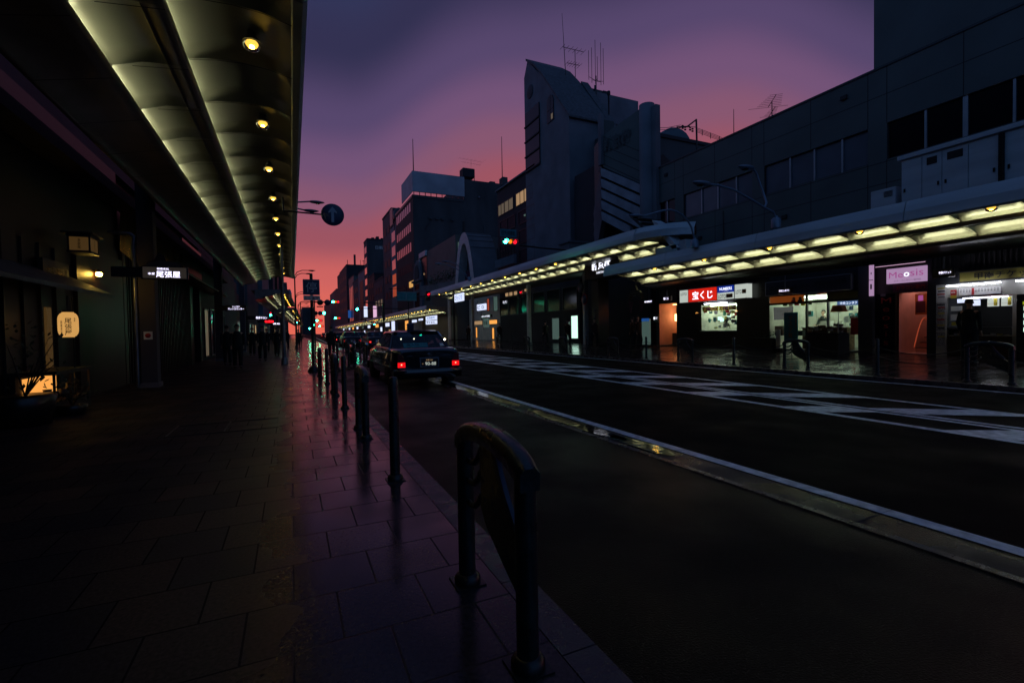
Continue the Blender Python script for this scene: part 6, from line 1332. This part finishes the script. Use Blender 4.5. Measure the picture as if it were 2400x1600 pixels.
b = MB(); b.box(17.15, 24, 52, 68, .3, 12.2, 'wall_panel'); b.build('wall', g); b = MB(); b.box(16.9, 17.2, 64.6, 68.2, 11.7, 12.4, 'fascia'); b.box(16.9, 17.2, 67.9, 68.2, 6, 11.7, 'fascia'); b.build('edge_frame', g); b = MB(); b.box(17.1, 17.149, 64.6, 67.8, 6, 11.6, 'stone_black'); b.build('dark_glass', g)
for (z, y) in ((9.3,66.0),(7.0,66.8)): b = MB(); b.lathe((17.05,y,z), [(0,-.02),(.14,-.01),(.15,.02)], 'e_win_warm', 12, ax='x'); b.build('small_light', g)
b = MB(); b.box(17.4, 19.5, 51.2, 51.9, 10.6, 11.3, 'e_win_cool'); b.build('lit_hoarding', g)
# ------------------------------------------------------------------ grey building with rooftop hoarding
g = E('grey_office_building', 'large grey office building with a blank blue-grey rooftop hoarding', 'building', (19.2,86,0))
b = MB(); b.box(19.15, 28.2, 80.2, 95, .3, 24.2, 'wall_grey'); b.box(28.2, 40, 80.2, 95, .3, 27.9, 'wall_grey'); b.box(19.10, 19.149, 80.2, 95, .3, 24.2, 'wall_brown'); b.build('wall', g)
b = MB(); b.box(19.0, 28.2, 80.1, 80.18, 23.9, 24.3, 'frame_dark'); b.box(19.0, 19.09, 80.1, 95, 23.9, 24.3, 'frame_dark'); b.build('parapet', g)
b = MB(); b.box(19.05, 28.1, 79.6, 79.9, 24.7, 28.1, 'billboard_back'); b.box(18.95, 19.049, 79.6, 88.3, 24.7, 28.1, 'billboard_back'); hb = b.build('rooftop_hoarding', g)
b = MB()
for k in range(10): b.box(19.2+k*.98, 19.3+k*.98, 79.95, 80.1, 24.2, 24.8, 'black_metal')
b.build('hoarding_frame', hb)
for r, (z0, z1) in enumerate(((21.9,23.4),(18.5,19.95),(15.1,16.65),(11.7,13.2),(8.3,9.8))):
    for k in range(8):
        y = 82.0+k*1.55; b = MB(); b.box(19.06, 19.099, y, y+.95, z0, z1, 'glass_sky' if r < 3 else 'shade'); b.build('window', g)
b = MB()
for x in (21.8, 22.9, 23.9, 25.7): b.box(x, x+.5, 79.9, 80.19, 20.4, 20.8, 'frame_dark')
b.tube([(21.0,80.0,18.6),(22.0,80.0,20.2)], .06, 'frame_dark', 5); b.lathe((31,80.1,25.0), [(0,-.1),(.2,-.1),(.2,0)], 'wall_pale', 10, ax='y'); b.box(27.9, 28.2, 80.0, 80.19, 12, 20.5, 'wood_dark')
for z in (15.2, 18.5): b.box(31.8, 32.2, 80.1, 80.19, z, z+1.6, 'frame_dark')
b.build('wall_fittings', g)
g = E('roof_tank', 'dark water tank on a lattice stand on the grey office roof', 'tank', (30,84,28)); b = MB(); b.box(28.9, 31.2, 82.5, 84.5, 29.2, 30.8, 'wall_dark'); b.build('tank', g, bevel=.1)
b = MB()
for x in (28.95, 31.1):
    for y in (82.6, 84.4): b.tube([(x,y,27.9),(x,y,29.2)], .07, 'black_metal', 5)
b.tube([(28.95,82.6,27.9),(31.1,82.6,29.2)], .05, 'black_metal', 5); b.tube([(31.1,82.6,27.9),(28.95,82.6,29.2)], .05, 'black_metal', 5); b.build('stand', g)
g = yagi('spread television aerial above the water tank', 30.3, 82, 30.8, 1.3, az=.1, el=7, span=.9, L_=4.6)
for i, (x, z0, z1, lb) in enumerate(((19.5,28.1,33.9,'tall thin rod above the left end of the hoarding'),(36.0,27.9,36.8,'tall thin rod at the right end of the grey office roof'))):
    g = E('lightning_rod', lb, 'rod', (x,81,z0)); b = MB(); b.tube([(x,81,z0),(x,81,z1)], [.10,.05], 'black_metal', 6); b.build('rod', g)
g = E('roof_box', 'small lift housing at the right end of the grey office roof', 'housing', (36.5,81,27.9)); b = MB(); b.box(35.8, 36.8, 80.4, 82, 27.9, 29.3, 'wall_grey'); b.build('housing', g); b = MB(); b.box(33.3, 34.3, 80.4, 82, 27.9, 28.2, 'wall_grey'); b.build('vent', g)
# ------------------------------------------------------------------ far row of buildings on the far side
def tower_block(label, x, y0, y1, h, dep, m, wins=(), cam=(), par=.4, pm='wall_dark', text=None):
    g = E('office_building', label, 'building', (x,y0,0), 'buildings along the far side')
    b = MB(); b.box(x, x+dep, y0, y1, .3, h, m); b.build('wall', g)
    b = MB(); b.box(x-.1, x+dep+.1, y0-.1, y1+.1, h, h+par, pm); b.build('parapet', g)
    proto = {}
    for (ya, w, z, hh, mm) in wins:
        key = (w, hh, mm)
        if key not in proto: bb = MB(); bb.box(-.06, -.005, 0, w, 0, hh, mm); proto[key] = bb.build('window', g, at=(0,0,0)); o = proto[key]
        else: o = proto[key].copy(); COL.objects.link(o); o.parent = g
        o.location = Vector((x, ya, z))-OFF[g.name]
    for (xa, w, z, hh, mm) in cam:
        bb = MB(); bb.box(xa, xa+w, y0-.06, y0-.005, z, z+hh, mm); bb.build('window', g)
    return g
tower_block('slim teal building with stacked pairs of lit windows left of the grey office', 19.7, 95.3, 103.6, 23.2, 9, 'wall_teal', [(98.6, 3.6, z, 2.0, m) for z, m in ((20.0,'glass_sky'),(17.0,'glass_sky'),(14.2,'glass_sky'),(11.2,'e_win_orange'),(8.6,'e_win_orange'))])
g = E('roof_ornament', 'black rooftop water tower frame between the teal and slim blocks', 'tank', (20,99,23)); b = MB(); b.lathe((20.4,98,24.1), [(1.1,0),(1.2,.6),(1.1,1.6),(.3,2.3),(0,2.4)], 'stone_black', 14); b.box(19.9, 21.6, 102, 105, 23.2, 27.4, 'stone_black'); b.build('tank', g)
b = MB()
for x in (19.6, 21.2):
    for y in (97.2, 98.8): b.tube([(x,y,22),(x,y,24.2)], .08, 'black_metal', 5)
b.build('stand', g)
tower_block('tall slim grey block behind the teal building', 20.0, 103.7, 114.5, 27.4, 8, 'wall_mauve', [(106+4*k, 2.4, z, 1.6, 'shade') for z in (23,19.4,15.8,12.2,8.6) for k in (0,1)])
tower_block('tall pale block with a vertical row of bright windows and two white characters', 21.05, 147, 154.2, 28.8, 16, 'wall_grey', [(148.6, 4.2, z, 1.9, 'glass_sky') for z in (25.2,22.0,18.9,15.6,12.3,9.0)])
o = [q for q in bpy.data.objects if q.get('label', '').startswith('tall pale block with a vertical')][0]
txt('日新', 2.2, (24.5,146.9,26.6), 'S', 'paper', o, h=1.0, bold=.03)
b = MB()
for k in range(6): b.box(22.5+k*1.4, 23.3+k*1.4, 148, 150, 29.2, 29.7+.4*(k % 2), 'wall_dark')
b.build('roof_units', o)
tower_block('dark low block in front of the pale tower', 20.3, 117, 132, 14.4, 8, 'wall_mauve', [(119+4*k, 2.0, z, 1.5, mm) for z, mm in ((11,'shade'),(7.8,'e_win_dim')) for k in range(3)])
tower_block('second dark low block with lit lower windows', 20.7, 133, 146, 17.0, 7, 'wall_brown', [(135+4*k, 2.0, z, 1.5, 'shade') for z in (13.6,10.2,6.8) for k in range(3)])
tower_block('white framed narrow building beside the far towers', 21.8, 160, 176, 21.5, 6, 'wall_pale', [(163, 9, 9, 9.5, 'shade')])
tower_block('dull building with a rounded pale front in the far row', 22.2, 178, 196, 20.4, 7, 'wall_grey', [(181+5*k, 2.4, z, 2, 'shade') for z in (16,12,8) for k in range(3)])
tower_block('grey building with pale fins in the far row', 22.8, 198, 216, 23.8, 8, 'wall_panel', [(200+5*k, 2.0, z, 14, 'glass_sky') for z in (6,) for k in range(3)])
tower_block('broad dark building with rooftop masts in the far row', 23.3, 228, 262, 31.8, 14, 'wall_dark', [(231+8*k, 4, z, 2, 'shade') for z in (26,21,16,11) for k in range(4)])
g = E('lightning_rod', 'black mast and flag pole on the broad dark building', 'rod', (27,232,32)); b = MB(); b.box(27.0, 27.9, 232, 232.5, 32.2, 37.4, 'stone_black'); b.tube([(24.2,232,32),(24.2,232,34.8)], .15, 'black_metal', 5); b.tube([(30.0,232,32),(30.0,232,35)], .1, 'black_metal', 5); b.tube([(31.3,232,32),(31.3,232,35)], .1, 'black_metal', 5); b.tube([(30.8,232,34.6),(31.9,232,34.6)], .1, 'black_metal', 5); b.build('mast', g)
tower_block('long dark block with a sloped roofline at the far end', 25.0, 264, 296, 33.5, 12, 'wall_brown', [(268+8*k, 3, z, 2.2, 'shade') for z in (26,20,14) for k in range(3)])
tower_block('low reddish block near the vanishing point', 26.3, 300, 336, 27.5, 12, 'wall_brown', [(305+9*k, 3, z, 16, 'shade') for z in (8,) for k in range(3)])
tower_block('small block near the vanishing point', 28.0, 340, 400, 30.5, 12, 'wall_mauve', [(350+15*k, 4, z, 14, 'shade') for z in (8,) for k in range(3)])
tower_block('last tiny block at the vanishing point', 30.5, 405, 520, 28.5, 14, 'wall_brown')
tower_block('pale narrow block closing the street on the left of the vanishing point', -2+bend(420), 400, 460, 21, 9, 'wall_grey')
for i, (y, z, c) in enumerate(((210,9,'e_sign_blue2'),(150,7.5,'e_board'),(128,6.5,'e_lilac_line'))):
    x = 17.5+bend(y); g = E('vertical_sign', '%s lit vertical sign on the far row of buildings' % ('blue','white','violet')[i], 'sign', (x,y,z)); b = MB(); b.box(x, x+1.2, y, y+.4, z-1.6, z+1.6, c); b.build('light_box', g)
# street lamps, far kerb, distant
for i, y in enumerate((58, 84, 112)):
    x = 12.9+bend(y); lamp_post('%s far-side street lamp over the third far canopy' % ORD[i], x, y, 0, 6.0, [[(x,y,5.9),(x-.3,y,6.3),(x-1.1,y,6.5),(x-1.8,y,6.45)]], 'street lamps over the far kerb', 'black_metal')

# ------------------------------------------------------------------ dusk sky
W = bpy.data.worlds.new('World'); S.world = W; W.use_nodes = True; nt = W.node_tree; n = nt.nodes; L = nt.links
bg = n['Background']; tc = n.new('ShaderNodeTexCoord'); sp = n.new('ShaderNodeSeparateXYZ'); L.new(tc.outputs['Generated'], sp.inputs[0])
def mth(op, a, b_=None, c=None):
    m = n.new('ShaderNodeMath'); m.operation = op
    for i, v in enumerate((a, b_, c)):
        if v is None: continue
        if isinstance(v, (int, float)): m.inputs[i].default_value = v
        else: L.new(v, m.inputs[i])
    return m.outputs[0]
el = mth('MULTIPLY', mth('ARCSINE', sp.outputs['Z']), 180/math.pi)
hl = mth('SQRT', mth('ADD', mth('MULTIPLY', sp.outputs['X'], sp.outputs['X']), mth('MULTIPLY', sp.outputs['Y'], sp.outputs['Y'])))
hl = mth('MAXIMUM', hl, .001)
SA = R(36)
a = mth('DIVIDE', mth('ADD', mth('MULTIPLY', sp.outputs['X'], math.sin(SA)), mth('MULTIPLY', sp.outputs['Y'], math.cos(SA))), hl)
sh = n.new('ShaderNodeMapRange'); sh.interpolation_type = 'SMOOTHSTEP'; sh.inputs['From Min'].default_value = .87; sh.inputs['From Max'].default_value = .985; sh.inputs['To Max'].default_value = 8.; L.new(a, sh.inputs['Value'])
nz = n.new('ShaderNodeTexNoise'); nz.inputs['Scale'].default_value = 2.2; nz.inputs['Detail'].default_value = 3; L.new(tc.outputs['Generated'], nz.inputs['Vector'])
e2 = mth('SUBTRACT', mth('ADD', el, mth('MULTIPLY', mth('SUBTRACT', nz.outputs['Fac'], .5), 3.)), sh.outputs['Result'])
def ramp(stops):
    r = n.new('ShaderNodeValToRGB'); r.color_ramp.interpolation = 'EASE'; L.new(mth('DIVIDE', mth('ADD', e2, 10), 100), r.inputs[0]); e = r.color_ramp.elements
    while len(e) < len(stops): e.new(.5)
    for q, (p, c) in zip(e, stops): q.position = (p+10)/100; q.color = lin(*c)
    return r.outputs['Color']
c1 = ramp([(-10,(150,75,70)),(0,(228,104,86)),(3,(218,102,92)),(6,(204,98,96)),(10,(156,83,97)),(14,(134,86,112)),(18,(114,82,118)),(22.5,(86,70,108)),(29,(50,48,80)),(42,(46,64,104)),(90,(46,70,112))])
c2_ = ramp([(-10,(30,34,56)),(0,(50,66,100)),(6,(56,82,124)),(12,(60,90,134)),(20,(62,94,140)),(30,(60,92,138)),(50,(54,84,128)),(90,(46,70,112))])
af = n.new('ShaderNodeMapRange'); af.interpolation_type = 'SMOOTHSTEP'; af.inputs['From Min'].default_value = -.1; af.inputs['From Max'].default_value = .72; L.new(a, af.inputs['Value'])
mx = n.new('ShaderNodeMix'); mx.data_type = 'RGBA'; L.new(af.outputs['Result'], mx.inputs['Factor']); L.new(c2_, mx.inputs['A']); L.new(c1, mx.inputs['B'])
sky = n.new('ShaderNodeTexSky'); sky.sky_type = 'NISHITA'; sky.sun_disc = False; sky.sun_elevation = R(.5); sky.sun_rotation = SA; sky.altitude = 50
ad = n.new('ShaderNodeMix'); ad.data_type = 'RGBA'; ad.blend_type = 'ADD'; ad.inputs['Factor'].default_value = .002; L.new(mx.outputs['Result'], ad.inputs['A']); L.new(sky.outputs[0], ad.inputs['B'])
L.new(ad.outputs['Result'], bg.inputs['Color']); bg.inputs['Strength'].default_value = 1.0
su = bpy.data.lights.new('sun', 'SUN'); su.energy = .012; su.angle = R(12); su.color = (1, .55, .45); so = bpy.data.objects.new('sun', su); COL.objects.link(so)
so.rotation_euler = Vector((math.sin(SA), math.cos(SA), .03)).to_track_quat('Z', 'Y').to_euler()

# ------------------------------------------------------------------ camera and render settings
cam = bpy.data.cameras.new('camera'); co = bpy.data.objects.new('camera', cam); COL.objects.link(co); S.camera = co
cam.sensor_width = 36; cam.lens = 1095/2352*36; cam.clip_end = 3000; cam.clip_start = .05
co.location = (0, 0, 1.285)
yaw, pitch, roll = R(24.778), R(1.4035), R(1.0)
F = Vector((math.sin(yaw)*math.cos(pitch), math.cos(yaw)*math.cos(pitch), -math.sin(pitch))); Rv = Vector((math.cos(yaw), -math.sin(yaw), 0)); U = Rv.cross(F)
R2 = Rv*math.cos(roll)-U*math.sin(roll); U2 = U*math.cos(roll)+Rv*math.sin(roll)
co.rotation_euler = Matrix((R2, U2, -F)).transposed().to_euler()
S.view_settings.view_transform = 'Standard'; S.view_settings.look = 'None'; S.view_settings.exposure = 0; S.view_settings.gamma = 1
S.cycles.use_denoising = True; S.cycles.max_bounces = 6; S.cycles.diffuse_bounces = 3; S.cycles.glossy_bounces = 3; S.cycles.transparent_max_bounces = 8
S.cycles.sample_clamp_indirect = 4; S.cycles.use_light_tree = True; S.cycles.caustics_reflective = False; S.cycles.caustics_refractive = False
